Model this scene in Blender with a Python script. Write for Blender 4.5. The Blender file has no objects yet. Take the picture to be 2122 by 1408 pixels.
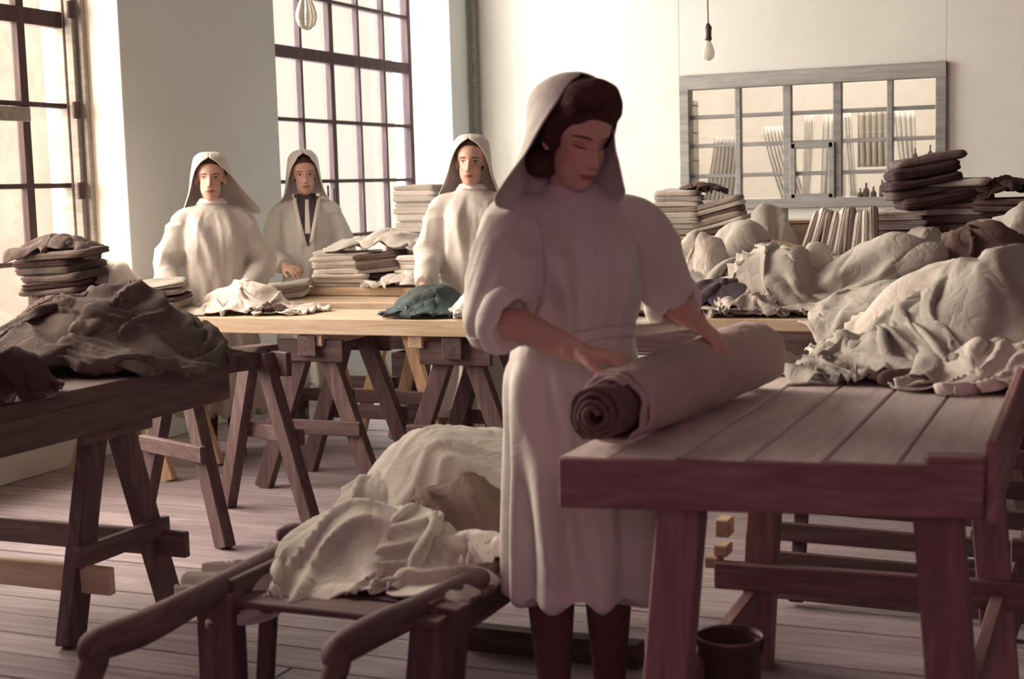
import bpy, bmesh, math, random
import numpy as np
from mathutils import Vector, Matrix

random.seed(7)
RNG = np.random.default_rng(7)
SC = bpy.context.scene
COL = SC.collection

# ------------------------------------------------------------------ camera, sky, sun, exposure
FPX = 2947.0                                   # focal length in pixels of a 2122 px wide frame (50 mm on 36 mm film)
YAW, PIT, ROLL = (math.radians(a) for a in (23.13, 6.225, -1.583))
CAM = np.array([0.0, 0.0, 1.37])
FWD = np.array([-math.sin(YAW) * math.cos(PIT), math.cos(YAW) * math.cos(PIT), -math.sin(PIT)])
_r = np.array([math.cos(YAW), math.sin(YAW), 0.0])
_u = np.cross(_r, FWD)
RGT = math.cos(ROLL) * _r + math.sin(ROLL) * _u
UPV = -math.sin(ROLL) * _r + math.cos(ROLL) * _u

cam_data = bpy.data.cameras.new('camera')
cam = bpy.data.objects.new('camera', cam_data)
COL.objects.link(cam)
cam.matrix_world = Matrix([[RGT[i], UPV[i], -FWD[i], CAM[i]] for i in range(3)] + [[0, 0, 0, 1]])
cam_data.sensor_width = 36.0
cam_data.lens = FPX / 2122.0 * 36.0
cam_data.clip_start = 0.05
cam_data.dof.use_dof = True
cam_data.dof.focus_distance = 6.0
cam_data.dof.aperture_fstop = 4.0
SC.camera = cam

world = bpy.data.worlds.new('sky')
SC.world = world
world.use_nodes = True
bg = world.node_tree.nodes['Background']
bg.inputs[0].default_value = (1.0, 0.90, 0.77, 1)
bg.inputs[1].default_value = 0.92

def add_light(name, kind, loc, target, color, energy, **kw):
    d = bpy.data.lights.new(name, kind)
    d.color = color
    d.energy = energy
    for k, v in kw.items():
        setattr(d, k, v)
    o = bpy.data.objects.new(name, d)
    COL.objects.link(o)
    o.location = loc
    o.rotation_euler = (Vector(target) - Vector(loc)).to_track_quat('-Z', 'Y').to_euler()
    return o

# hazy daylight: a very soft sun through the left windows
add_light('hazy_sun', 'SUN', (-10, 4.4, 7.0), (0, 3.9, 1.4), (1.0, 0.99, 0.97), 0.9, angle=math.radians(40))
# the bright overcast sky right before the two tall windows
for _y, _w in ((4.6, 4.6), (9.1, 3.6)):
    add_light('window_daylight', 'AREA', (-6.6, _y, 2.9), (0, _y, 1.9), (1.0, 0.99, 0.965), 262.0 * _w, shape='RECTANGLE', size=_w, size_y=4.2)
# fill added behind the camera: dim reddish light to tint the shadows
add_light('rear_fill', 'AREA', (1.2, -3.4, 2.4), (-1.2, 4.0, 1.0), (1.0, 0.45, 0.64), 52.0, shape='RECTANGLE', size=4.5, size_y=2.2)

vs = SC.view_settings
SC.display_settings.display_device = 'sRGB'
vs.view_transform = 'Standard'
vs.look = 'None'
vs.exposure = 0.10
vs.gamma = 1.0
vs.use_curve_mapping = False

# ------------------------------------------------------------------ measuring helpers
def ray(px, py):
    return FWD + RGT * ((px - 1061) / FPX) - UPV * ((py - 704) / FPX)
def at(px, py, depth):                         # point at a depth in metres
    return CAM + depth * ray(px, py)
def on(px, py, z):                             # point on a level at height z
    r = ray(px, py); return CAM + r * ((z - CAM[2]) / r[2])
def onx(px, py, x):                            # point on the plane X = x
    r = ray(px, py); return CAM + r * ((x - CAM[0]) / r[0])
def ony(px, py, y):
    r = ray(px, py); return CAM + r * ((y - CAM[1]) / r[1])

def nrm(v):
    v = np.asarray(v, float); return v / (np.linalg.norm(v) + 1e-12)
def rotz(a):
    c, s = math.cos(a), math.sin(a); return np.array([[c, -s, 0], [s, c, 0], [0, 0, 1.0]])
def rotx(a):
    c, s = math.cos(a), math.sin(a); return np.array([[1.0, 0, 0], [0, c, -s], [0, s, c]])
def roty(a):
    c, s = math.cos(a), math.sin(a); return np.array([[c, 0, s], [0, 1.0, 0], [-s, 0, c]])

def _hash(ix, iy, iz, seed):
    h = (ix.astype(np.int64) * 374761393 + iy.astype(np.int64) * 668265263 + iz.astype(np.int64) * 2147483647 + seed * 974711) & 0x7fffffff
    h = ((h ^ (h >> 13)) * 1274126177) & 0x7fffffff
    h = (h ^ (h >> 16)) & 0xffff
    return h / 32767.5 - 1.0
def vnoise(P, seed=0):                         # smooth value noise in -1..1
    P = np.asarray(P, float)
    i = np.floor(P); f = P - i; f = f * f * f * (f * (f * 6 - 15) + 10)
    i = i.astype(np.int64); r = 0
    for dx in (0, 1):
        wx = f[..., 0] if dx else 1 - f[..., 0]
        for dy in (0, 1):
            wy = f[..., 1] if dy else 1 - f[..., 1]
            for dz in (0, 1):
                wz = f[..., 2] if dz else 1 - f[..., 2]
                r = r + wx * wy * wz * _hash(i[..., 0] + dx, i[..., 1] + dy, i[..., 2] + dz, seed)
    return r

# ------------------------------------------------------------------ materials
def new_mat(name):
    m = bpy.data.materials.new(name); m.use_nodes = True
    nt = m.node_tree; nt.nodes.clear()
    out = nt.nodes.new('ShaderNodeOutputMaterial')
    b = nt.nodes.new('ShaderNodeBsdfPrincipled')
    nt.links.new(b.outputs[0], out.inputs[0])
    return m, nt, b, out
def ramp(nt, fac, stops):
    r = nt.nodes.new('ShaderNodeValToRGB')
    e = r.color_ramp.elements
    while len(e) < len(stops): e.new(0.5)
    for k, (p, c) in enumerate(stops):
        e[k].position = p; e[k].color = (*c, 1)
    nt.links.new(fac, r.inputs[0]); return r.outputs[0]
def noise_tex(nt, vec, scale, detail=4, rough=0.55, dist=0.0):
    n = nt.nodes.new('ShaderNodeTexNoise')
    n.inputs['Scale'].default_value = scale; n.inputs['Detail'].default_value = detail
    n.inputs['Roughness'].default_value = rough; n.inputs['Distortion'].default_value = dist
    if vec is not None: nt.links.new(vec, n.inputs['Vector'])
    return n
def coords(nt, scale=(1, 1, 1), kind='Object'):
    t = nt.nodes.new('ShaderNodeTexCoord'); m = nt.nodes.new('ShaderNodeMapping')
    m.inputs['Scale'].default_value = scale
    nt.links.new(t.outputs[kind], m.inputs['Vector']); return m.outputs[0]
def bump(nt, b, h, strength, dist):
    n = nt.nodes.new('ShaderNodeBump'); n.inputs['Strength'].default_value = strength; n.inputs['Distance'].default_value = dist
    nt.links.new(h, n.inputs['Height']); nt.links.new(n.outputs[0], b.inputs['Normal'])
def mixc(nt, fac, a, bcol):
    m = nt.nodes.new('ShaderNodeMix'); m.data_type = 'RGBA'
    for s, v in ((m.inputs[0], fac), (m.inputs[6], a), (m.inputs[7], bcol)):
        if isinstance(v, (int, float)): s.default_value = v
        elif isinstance(v, tuple): s.default_value = (*v, 1)
        else: nt.links.new(v, s)
    return m.outputs[2]

def wood_mat(name, dark, mid, light, rough=0.7, axis='x', scale=1.0):
    m, nt, b, _ = new_mat(name)
    sc = {'x': (1.2, 14, 14), 'y': (14, 1.2, 14), 'z': (14, 14, 1.2)}[axis]
    info = nt.nodes.new('ShaderNodeObjectInfo')
    t = nt.nodes.new('ShaderNodeTexCoord'); add = nt.nodes.new('ShaderNodeVectorMath'); add.operation = 'ADD'
    cx = nt.nodes.new('ShaderNodeCombineXYZ')
    mul = nt.nodes.new('ShaderNodeMath'); mul.operation = 'MULTIPLY'; mul.inputs[1].default_value = 37.0
    nt.links.new(info.outputs['Random'], mul.inputs[0])
    for k in range(3): nt.links.new(mul.outputs[0], cx.inputs[k])
    mp = nt.nodes.new('ShaderNodeMapping'); mp.inputs['Scale'].default_value = tuple(s * scale for s in sc)
    nt.links.new(t.outputs['Object'], mp.inputs['Vector'])
    nt.links.new(mp.outputs[0], add.inputs[0]); nt.links.new(cx.outputs[0], add.inputs[1])
    n = noise_tex(nt, add.outputs[0], 2.2, 6, 0.62, 0.6)
    c = ramp(nt, n.outputs['Fac'], [(0.28, dark), (0.5, mid), (0.72, light)])
    hs = nt.nodes.new('ShaderNodeHueSaturation')
    mr = nt.nodes.new('ShaderNodeMapRange'); mr.inputs[3].default_value = 0.82; mr.inputs[4].default_value = 1.15
    nt.links.new(info.outputs['Random'], mr.inputs[0]); nt.links.new(mr.outputs[0], hs.inputs['Value'])
    nt.links.new(c, hs.inputs['Color']); nt.links.new(hs.outputs[0], b.inputs['Base Color'])
    b.inputs['Roughness'].default_value = rough
    b.inputs['Specular IOR Level'].default_value = 0.3
    bump(nt, b, n.outputs['Fac'], 0.25, 0.01)
    return m

def cloth_mat(name, c1, c2, scale=3.0, rough=0.95, stain=None, bmp=0.35):
    m, nt, b, _ = new_mat(name)
    v = coords(nt)
    n = noise_tex(nt, v, scale, 4, 0.6, 0.4)
    c = ramp(nt, n.outputs['Fac'], [(0.3, c1), (0.68, c2)])
    if stain:
        n3 = noise_tex(nt, v, scale * 1.7, 3, 0.5, 1.0)
        f = ramp(nt, n3.outputs['Fac'], [(0.58, (0, 0, 0)), (0.7, (1, 1, 1))])
        c = mixc(nt, f, c, stain)
    info = nt.nodes.new('ShaderNodeObjectInfo'); hs = nt.nodes.new('ShaderNodeHueSaturation')
    mr = nt.nodes.new('ShaderNodeMapRange'); mr.inputs[3].default_value = 0.85; mr.inputs[4].default_value = 1.08
    nt.links.new(info.outputs['Random'], mr.inputs[0]); nt.links.new(mr.outputs[0], hs.inputs['Value'])
    nt.links.new(c, hs.inputs['Color']); nt.links.new(hs.outputs[0], b.inputs['Base Color'])
    b.inputs['Roughness'].default_value = rough
    b.inputs['Specular IOR Level'].default_value = 0.15
    n2 = noise_tex(nt, v, 9.0, 3, 0.5, .7)     # creases: valleys where the noise crosses its mean
    s1 = nt.nodes.new('ShaderNodeMath'); s1.operation = 'SUBTRACT'; s1.inputs[1].default_value = .5
    s2 = nt.nodes.new('ShaderNodeMath'); s2.operation = 'ABSOLUTE'
    s3 = nt.nodes.new('ShaderNodeMath'); s3.operation = 'POWER'; s3.inputs[1].default_value = .7
    nt.links.new(n2.outputs['Fac'], s1.inputs[0]); nt.links.new(s1.outputs[0], s2.inputs[0]); nt.links.new(s2.outputs[0], s3.inputs[0])
    bump(nt, b, s3.outputs[0], bmp * 1.0, 0.03)
    return m

M = {}
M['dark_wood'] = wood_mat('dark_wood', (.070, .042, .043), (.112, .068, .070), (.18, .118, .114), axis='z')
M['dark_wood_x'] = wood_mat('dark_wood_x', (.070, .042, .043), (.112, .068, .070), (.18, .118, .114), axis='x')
M['pine'] = wood_mat('pine', (.48, .36, .24), (.68, .54, .38), (.78, .65, .49), axis='x')
M['pine_y'] = wood_mat('pine_y', (.40, .27, .18), (.56, .41, .28), (.66, .51, .37), axis='y')
for _a in 'xyz':
    M['worn_wood_' + _a] = wood_mat('worn_wood_' + _a, (.19, .102, .108), (.275, .15, .158), (.38, .225, .225), axis=_a)  # dark wood lightened in colour to offset the deeper shade at the front table
M['grey_plank'] = wood_mat('grey_plank', (.46, .38, .365), (.60, .52, .50), (.70, .62, .59), axis='y')
M['pine_z'] = wood_mat('pine_z', (.40, .25, .15), (.58, .41, .26), (.70, .54, .36), axis='z')
M['floor_wood'] = wood_mat('floor_wood', (.23, .185, .20), (.33, .275, .295), (.43, .37, .39), axis='x', rough=0.6)
M['grey_paint'] = wood_mat('grey_paint', (.20, .18, .16), (.28, .26, .23), (.36, .33, .29), axis='x')
M['steel_bar'] = wood_mat('steel_bar', (.035, .02, .022), (.055, .030, .033), (.09, .055, .055), axis='z')
M['cream_linen'] = cloth_mat('cream_linen', (.60, .56, .49), (.77, .73, .66))
M['white_linen'] = cloth_mat('white_linen', (.72, .685, .62), (.85, .815, .75))
M['grey_linen'] = cloth_mat('grey_linen', (.37, .355, .315), (.53, .51, .46), stain=(.40, .35, .29))
M['heap_linen'] = cloth_mat('heap_linen', (.37, .35, .31), (.54, .51, .455), stain=(.34, .29, .25))
M['drab_linen'] = cloth_mat('drab_linen', (.30, .25, .215), (.46, .40, .35))
M['roll_cloth'] = cloth_mat('roll_cloth', (.44, .35, .33), (.58, .48, .45))
M['brown_cloth'] = cloth_mat('brown_cloth', (.105, .07, .064), (.18, .128, .112))
M['dark_cloth'] = cloth_mat('dark_cloth', (.065, .042, .042), (.17, .14, .125), scale=5)
M['black_cloth'] = cloth_mat('black_cloth', (.045, .025, .025), (.08, .05, .05))
M['teal_cloth'] = cloth_mat('teal_cloth', (.09, .075, .075), (.12, .20, .205), scale=6)
M['navy_cloth'] = cloth_mat('navy_cloth', (.07, .05, .07), (.12, .10, .12))
M['curtain_white'] = cloth_mat('curtain_white', (.82, .80, .76), (.92, .90, .86))
M['gown'] = cloth_mat('gown', (.66, .635, .58), (.78, .755, .70), scale=2.0, bmp=.15)
M['gown_grey'] = cloth_mat('gown_grey', (.55, .55, .51), (.66, .66, .62), scale=2.0, bmp=.15)
M['hair'] = cloth_mat('hair', (.05, .022, .02), (.10, .05, .042), scale=20, rough=0.95)
M['stocking'] = cloth_mat('stocking', (.12, .06, .055), (.17, .09, .08), scale=4, rough=0.7)
M['shoe'] = cloth_mat('shoe', (.04, .025, .022), (.07, .045, .04), scale=4, rough=0.5)

def plaster(name, c1, c2, scale=1.6):
    m, nt, b, _ = new_mat(name)
    v = coords(nt)
    n = noise_tex(nt, v, scale, 6, 0.62, 0.3)
    c = ramp(nt, n.outputs['Fac'], [(0.3, c1), (0.7, c2)])
    n3 = noise_tex(nt, v, 0.9, 2, 0.5, 0.8)
    f = ramp(nt, n3.outputs['Fac'], [(0.66, (0, 0, 0)), (0.74, (.22, .22, .22))])
    c = mixc(nt, f, c, (.62, .46, .30))
    nt.links.new(c, b.inputs['Base Color'])
    b.inputs['Roughness'].default_value = 0.9
    b.inputs['Specular IOR Level'].default_value = 0.1
    n2 = noise_tex(nt, v, 14.0, 5, 0.6)
    bump(nt, b, n2.outputs['Fac'], 0.12, 0.02)
    return m
M['wall_cream'] = plaster('wall_cream', (.64, .61, .53), (.70, .665, .585))
M['wall_green'] = plaster('wall_green', (.68, .715, .69), (.74, .775, .75))
M['wall_drab'] = plaster('wall_drab', (.26, .23, .21), (.32, .29, .27))
M['office_white'] = plaster('office_white', (.82, .78, .73), (.88, .85, .80))
M['wall_white'] = plaster('wall_white', (.84, .79, .70), (.90, .85, .76))

def pane_mat(name, tint, milk, milk_amt):
    m, nt, b, out = new_mat(name)
    nt.nodes.remove(b)
    tr = nt.nodes.new('ShaderNodeBsdfTransparent'); tr.inputs[0].default_value = (*tint, 1)
    df = nt.nodes.new('ShaderNodeBsdfTranslucent'); df.inputs[0].default_value = (*milk, 1)
    gl = nt.nodes.new('ShaderNodeBsdfGlossy'); gl.inputs['Roughness'].default_value = 0.08
    n = noise_tex(nt, coords(nt), 5.0, 5, 0.6, 1.5)
    mr = nt.nodes.new('ShaderNodeMapRange'); mr.inputs[1].default_value = 0.3; mr.inputs[2].default_value = 0.75
    mr.inputs[3].default_value = milk_amt * 0.3; mr.inputs[4].default_value = milk_amt
    nt.links.new(n.outputs['Fac'], mr.inputs[0])
    m1 = nt.nodes.new('ShaderNodeMixShader'); m2 = nt.nodes.new('ShaderNodeMixShader')
    nt.links.new(mr.outputs[0], m1.inputs[0]); nt.links.new(tr.outputs[0], m1.inputs[1]); nt.links.new(df.outputs[0], m1.inputs[2])
    m2.inputs[0].default_value = 0.04
    nt.links.new(m1.outputs[0], m2.inputs[1]); nt.links.new(gl.outputs[0], m2.inputs[2])
    nt.links.new(m2.outputs[0], out.inputs[0])
    return m
M['pane_dusty'] = pane_mat('pane_dusty', (.94, .86, .80), (.8, .7, .6), 0.030)
M['pane_clear'] = pane_mat('pane_clear', (.99, .985, .98), (.85, .8, .7), 0.008)
M['pane_inner'] = pane_mat('pane_inner', (.97, .95, .92), (.85, .8, .7), 0.06)

def plain(name, c, rough=0.6, metal=0.0, **kw):
    m, nt, b, _ = new_mat(name)
    n = noise_tex(nt, coords(nt), 12.0, 4, 0.6)
    f = ramp(nt, n.outputs['Fac'], [(0.3, tuple(x * .8 for x in c)), (0.7, tuple(min(1, x * 1.12) for x in c))])
    nt.links.new(f, b.inputs['Base Color'])
    b.inputs['Roughness'].default_value = rough; b.inputs['Metallic'].default_value = metal
    for k, v in kw.items(): b.inputs[k].default_value = v
    return m
M['tin'] = plain('tin', (.17, .10, .10), 0.45, 0.6)
M['bakelite'] = plain('bakelite', (.13, .06, .055), 0.4)
M['cord'] = plain('cord', (.32, .27, .21), 0.8)
M['bottle'] = plain('bottle', (.09, .05, .045), 0.2)
M['card'] = plain('card', (.46, .33, .24), 0.9)
M['bulb_glass'], _nt, _b, _ = new_mat('bulb_glass')
_b.inputs['Base Color'].default_value = (.78, .76, .66, 1); _b.inputs['Roughness'].default_value = 0.12
_b.inputs['Transmission Weight'].default_value = 0.55; _b.inputs['IOR'].default_value = 1.15
M['paper'] = plain('paper', (.55, .52, .46), 0.9)

def skin_mat(name, eyes_down):
    """skin with lips, brows and eyes placed by the head's own coordinates (attribute 'head')"""
    m, nt, b, _ = new_mat(name)
    a = nt.nodes.new('ShaderNodeAttribute'); a.attribute_name = 'head'
    s = nt.nodes.new('ShaderNodeSeparateXYZ'); nt.links.new(a.outputs['Vector'], s.inputs[0])
    def mth(op, x, y=None):
        n = nt.nodes.new('ShaderNodeMath'); n.operation = op
        for k, v in enumerate((x, y)):
            if v is None: continue
            if isinstance(v, (int, float)): n.inputs[k].default_value = v
            else: nt.links.new(v, n.inputs[k])
        return n.outputs[0]
    X, Y, Z = s.outputs[0], s.outputs[1], s.outputs[2]
    AX = mth('ABSOLUTE', X)
    front = mth('LESS_THAN', Y, -0.03)
    def ell(xc, zc, rx, rz, soft=0.35, x=AX):
        dx = mth('DIVIDE', mth('SUBTRACT', x, xc), rx)
        dz = mth('DIVIDE', mth('SUBTRACT', Z, zc), rz)
        d = mth('ADD', mth('MULTIPLY', dx, dx), mth('MULTIPLY', dz, dz))
        mr = nt.nodes.new('ShaderNodeMapRange'); mr.inputs[1].default_value = 1 + soft; mr.inputs[2].default_value = 1 - soft
        nt.links.new(d, mr.inputs[0]); return mth('MULTIPLY', mr.outputs[0], front)
    n = noise_tex(nt, a.outputs['Vector'], 30.0, 3)
    c = ramp(nt, n.outputs['Fac'], [(0.3, (.60, .37, .29)), (0.7, (.68, .44, .35))])
    c = mixc(nt, mth('MULTIPLY', ell(.042, -.03, .024, .022, .9), 0.35), c, (.66, .32, .25))
    c = mixc(nt, ell(0, -.0685, .024, .0075, .4), c, (.40, .14, .12))
    c = mixc(nt, ell(0, -.0680, .023, .0012, .6), c, (.16, .05, .05))
    # brows: a shallow arch
    zb = mth('ADD', Z, mth('MULTIPLY', mth('POWER', mth('DIVIDE', mth('SUBTRACT', AX, .030), .02), 2.0), .004))
    dz = mth('DIVIDE', mth('SUBTRACT', zb, .0225), .0032)
    dx = mth('DIVIDE', mth('SUBTRACT', AX, .032), .020)
    d = mth('ADD', mth('MULTIPLY', dz, dz), mth('POWER', mth('ABSOLUTE', dx), 4.0))
    mr = nt.nodes.new('ShaderNodeMapRange'); mr.inputs[1].default_value = 1.5; mr.inputs[2].default_value = .6
    nt.links.new(d, mr.inputs[0])
    c = mixc(nt, mth('MULTIPLY', mr.outputs[0], front), c, (.12, .06, .05))
    if eyes_down:
        c = mixc(nt, ell(.031, .001, .0150, .0075, .5), c, (.46, .26, .21))
        c = mixc(nt, ell(.031, -.005, .0145, .0022, .5), c, (.07, .03, .03))
    else:
        c = mixc(nt, ell(.031, .004, .0160, .0080, .6), c, (.30, .15, .12))
        c = mixc(nt, ell(.031, .001, .0130, .0052, .3), c, (.74, .66, .58))
        c = mixc(nt, ell(.031, .0015, .0062, .0060, .3), c, (.07, .04, .03))
        c = mixc(nt, ell(.031, .0062, .0140, .0017, .5), c, (.07, .03, .03))
    c = mixc(nt, ell(.006, -.047, .0035, .0022, .5), c, (.14, .05, .05))
    nt.links.new(c, b.inputs['Base Color'])
    b.inputs['Roughness'].default_value = 0.5; b.inputs['Specular IOR Level'].default_value = 0.3
    return m
M['skin'] = skin_mat('skin', False)
M['skin_down'] = skin_mat('skin_down', True)

# ------------------------------------------------------------------ mesh helpers
def mk(name, V, Fc, mat, parent=None, smooth=True):
    V = np.asarray(V, float)
    off = np.zeros(3); p = parent
    while p is not None:
        off += np.array(p.location); p = p.parent
    me = bpy.data.meshes.new(name)
    me.from_pydata((V - off).tolist(), [], [list(map(int, f)) for f in Fc])
    if smooth: me.shade_smooth()
    me.update()
    o = bpy.data.objects.new(name, me)
    COL.objects.link(o)
    if mat is not None: me.materials.append(M[mat] if isinstance(mat, str) else mat)
    if parent is not None: o.parent = parent
    return o
def thing(name, label, cat, loc=(0, 0, 0), group=None):
    o = bpy.data.objects.new(name, None); COL.objects.link(o)
    o.location = tuple(float(x) for x in loc); o.empty_display_size = 0.1
    o['label'] = label; o['category'] = cat
    if group: o['group'] = group
    return o
def tag(o, label, cat, group=None, kind=None):
    if label: o['label'] = label
    if cat: o['category'] = cat
    if group: o['group'] = group
    if kind: o['kind'] = kind
    return o
def struct(o):
    o['kind'] = 'structure'; return o
def setloc(o, loc):
    """move the origin of a top-level mesh to loc, geometry staying put"""
    loc = Vector([float(x) for x in loc]); o.data.transform(Matrix.Translation(-loc)); o.location = loc; return o

_CH = None
def cham(a, b, c, e):
    """a chamfered box, half sizes a b c"""
    global _CH
    V = []; idx = {}
    for sx in (-1, 1):
        for sy in (-1, 1):
            for sz in (-1, 1):
                for k in range(3):
                    v = [sx * (a - (e if k != 0 else 0)), sy * (b - (e if k != 1 else 0)), sz * (c - (e if k != 2 else 0))]
                    idx[(sx, sy, sz, k)] = len(V); V.append(v)
    if _CH is None:
        Fc = []
        for k in range(3):
            i, j = [q for q in range(3) if q != k]
            for s in (-1, 1):
                f = []
                for (p, q) in ((-1, -1), (1, -1), (1, 1), (-1, 1)):
                    key = [0, 0, 0]; key[k] = s; key[i] = p; key[j] = q
                    f.append(idx[(*key, k)])
                Fc.append(f)
        for k in range(3):                      # edges along axis k
            i, j = [q for q in range(3) if q != k]
            for p in (-1, 1):
                for q in (-1, 1):
                    f = []
                    for (s, w) in ((-1, i), (1, i), (1, j), (-1, j)):
                        key = [0, 0, 0]; key[k] = s; key[i] = p; key[j] = q
                        f.append(idx[(*key, w)])
                    Fc.append(f)
        for sx in (-1, 1):
            for sy in (-1, 1):
                for sz in (-1, 1):
                    Fc.append([idx[(sx, sy, sz, k)] for k in range(3)])
        P = np.array(V)                          # orient outward
        out = []
        for f in Fc:
            n = np.cross(P[f[1]] - P[f[0]], P[f[2]] - P[f[0]])
            out.append(f if n @ P[f].mean(0) > 0 else f[::-1])
        _CH = out
    return np.array(V), _CH
def box_at(name, c, size, mat, parent=None, R=None, e=0.004):
    V, Fc = cham(size[0] / 2, size[1] / 2, size[2] / 2, min(e, min(size) * .3))
    if R is not None: V = V @ np.asarray(R).T
    return mk(name, V + np.asarray(c, float), Fc, mat, parent, smooth=False)
def beam(name, p0, p1, w, t, mat, parent=None, up=(0, 0, 1), e=0.004, taper=1.0):
    """a squared timber from p0 to p1: w across, t along 'up'; its mesh keeps local z along the length"""
    p0, p1 = np.asarray(p0, float), np.asarray(p1, float)
    d = nrm(p1 - p0); s = np.cross(d, np.asarray(up, float))
    if np.linalg.norm(s) < 1e-3: s = np.cross(d, (1, 0, 0))
    s = nrm(s); u = np.cross(s, d)
    L = np.linalg.norm(p1 - p0)
    V, Fc = cham(w / 2, t / 2, L / 2, min(e, min(w, t) * .3))
    V = V.copy()
    if taper != 1.0:
        k = 1 + (taper - 1) * (V[:, 2] / L + .5); V[:, 0] *= k; V[:, 1] *= k
    R = np.stack([s, u, d], 1)
    return mk(name, V @ R.T + (p0 + p1) / 2, Fc, mat, parent, smooth=False)

def catmull(P, n):
    P = np.asarray(P, float)
    Q = np.vstack([2 * P[0] - P[1], P, 2 * P[-1] - P[-2]])
    out = []
    m = len(P) - 1
    for t in np.linspace(0, m, n):
        i = min(int(t), m - 1); f = t - i
        a, b, c, d = Q[i], Q[i + 1], Q[i + 2], Q[i + 3]
        out.append(.5 * (2 * b + (c - a) * f + (2 * a - 5 * b + 4 * c - d) * f * f + (3 * b - a - 3 * c + d) * f ** 3))
    return np.array(out)
def loft(rings, cap=True, close=True):
    n = len(rings[0]); V = np.vstack(rings); Fc = []
    for i in range(len(rings) - 1):
        for j in range(n if close else n - 1):
            k = (j + 1) % n
            Fc.append((i * n + j, i * n + k, (i + 1) * n + k, (i + 1) * n + j))
    if cap:
        a = len(V); V = np.vstack([V, rings[0].mean(0), rings[-1].mean(0)])
        for j in range(n):
            k = (j + 1) % n
            Fc.append((a, k, j)); Fc.append((a + 1, (len(rings) - 1) * n + j, (len(rings) - 1) * n + k))
    return V, Fc
def tube(P, rad, n=14, m=24, ref=(0, 0, 1), aspect=1.0, spl=True):
    P = np.asarray(P, float); rad = np.asarray(rad, float)
    if spl:
        q = catmull(np.hstack([P, rad[:, None]]), m); P, rad = q[:, :3], np.maximum(q[:, 3], 1e-4)
    T = np.gradient(P, axis=0); T /= np.linalg.norm(T, axis=1)[:, None] + 1e-12
    ref = np.asarray(ref, float); rings = []
    s = np.cross(T[0], ref)
    if np.linalg.norm(s) < .05: s = np.cross(T[0], (1, .3, 0))
    s = nrm(s)
    th = np.linspace(0, 2 * math.pi, n, endpoint=False)
    for p, t, r in zip(P, T, rad):
        s = nrm(s - t * (s @ t)); u = np.cross(s, t)
        rings.append(p + r * (np.cos(th)[:, None] * s + aspect * np.sin(th)[:, None] * u))
    return loft(rings)
def lathe(profile, n=20):
    th = np.linspace(0, 2 * math.pi, n, endpoint=False)
    return loft([np.stack([r * np.cos(th), r * np.sin(th), np.full(n, z)], 1) for r, z in profile])
def join(parts):
    V = []; Fc = []; o = 0
    for v, f in parts:
        V.append(v); Fc += [tuple(i + o for i in q) for q in f]; o += len(v)
    return np.vstack(V), Fc
def remesh(parts, voxel, smooth_it=2):
    """one continuous skin around overlapping shapes"""
    V, Fc = join(parts)
    me = bpy.data.meshes.new('tmp'); me.from_pydata(V.tolist(), [], [list(f) for f in Fc])
    bm = bmesh.new(); bm.from_mesh(me); bmesh.ops.recalc_face_normals(bm, faces=bm.faces); bm.to_mesh(me); bm.free()
    o = bpy.data.objects.new('tmp', me); COL.objects.link(o)
    md = o.modifiers.new('r', 'REMESH'); md.mode = 'VOXEL'; md.voxel_size = voxel
    dg = bpy.context.evaluated_depsgraph_get(); dg.update()
    m2 = o.evaluated_get(dg).to_mesh()
    n = len(m2.vertices); V = np.empty(n * 3); m2.vertices.foreach_get('co', V); V = V.reshape(-1, 3)
    Fc = np.empty(len(m2.loops), int); m2.loops.foreach_get('vertex_index', Fc); Fc = Fc.reshape(-1, 4)
    bpy.data.objects.remove(o); bpy.data.meshes.remove(me)
    for _ in range(smooth_it): V = lap(V, Fc)
    return V, Fc
def lap(V, Fc, k=0.5):
    S = np.zeros_like(V); C = np.zeros(len(V))
    for a, b in ((0, 1), (1, 2), (2, 3), (3, 0)):
        for i, j in ((a, b), (b, a)):
            np.add.at(S, Fc[:, i], V[Fc[:, j]]); np.add.at(C, Fc[:, i], 1)
    return V * (1 - k) + k * S / C[:, None]
def normals(V, Fc):
    n = np.cross(V[Fc[:, 2]] - V[Fc[:, 0]], V[Fc[:, 3]] - V[Fc[:, 1]])
    N = np.zeros_like(V)
    for k in range(4): np.add.at(N, Fc[:, k], n)
    return N / (np.linalg.norm(N, axis=1)[:, None] + 1e-12)
M['dark_wood_y'] = wood_mat('dark_wood_y', (.070, .042, .043), (.112, .068, .070), (.18, .118, .114), axis='y')

# ------------------------------------------------------------------ the hall
XL, YB, ZC = -4.9, 10.784, 4.6                 # pier faces, back wall, ceiling
XR, YR = 7.5, -8.0
XW = -5.25                                     # plane of the steel windows
def boxes(name, L, mat, bev=False):
    parts = []
    for (x0, x1, y0, y1, z0, z1) in L:
        V, Fc = cham((x1 - x0) / 2, (y1 - y0) / 2, (z1 - z0) / 2, .004)
        parts.append((V + np.array([(x0 + x1) / 2, (y0 + y1) / 2, (z0 + z1) / 2]), Fc))
    return mk(name, *join(parts), mat, None, smooth=False)

# floor of boards laid along the back wall
fl = struct(boxes('floor', [(-5.6, XR + .3, YR - .2, YB + .2, -.12, -.022)], 'dark_wood_x'))
bw = 0.165
ny = int((YB - YR) / bw)
for i in range(ny):
    y = YR + (i + .5) * bw + .02
    cut = RNG.uniform(-2.6, 1.2)
    for (x0, x1) in ((-5.3, cut - .002), (cut + .002, XR)) if y > -1.2 else ((-5.3, XR),):
        box_at('floor_board', ((x0 + x1) / 2, y, -.0115 + RNG.uniform(-.0015, .0015)), (x1 - x0, bw - .006, .022), 'floor_wood', fl, e=.003)

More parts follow.
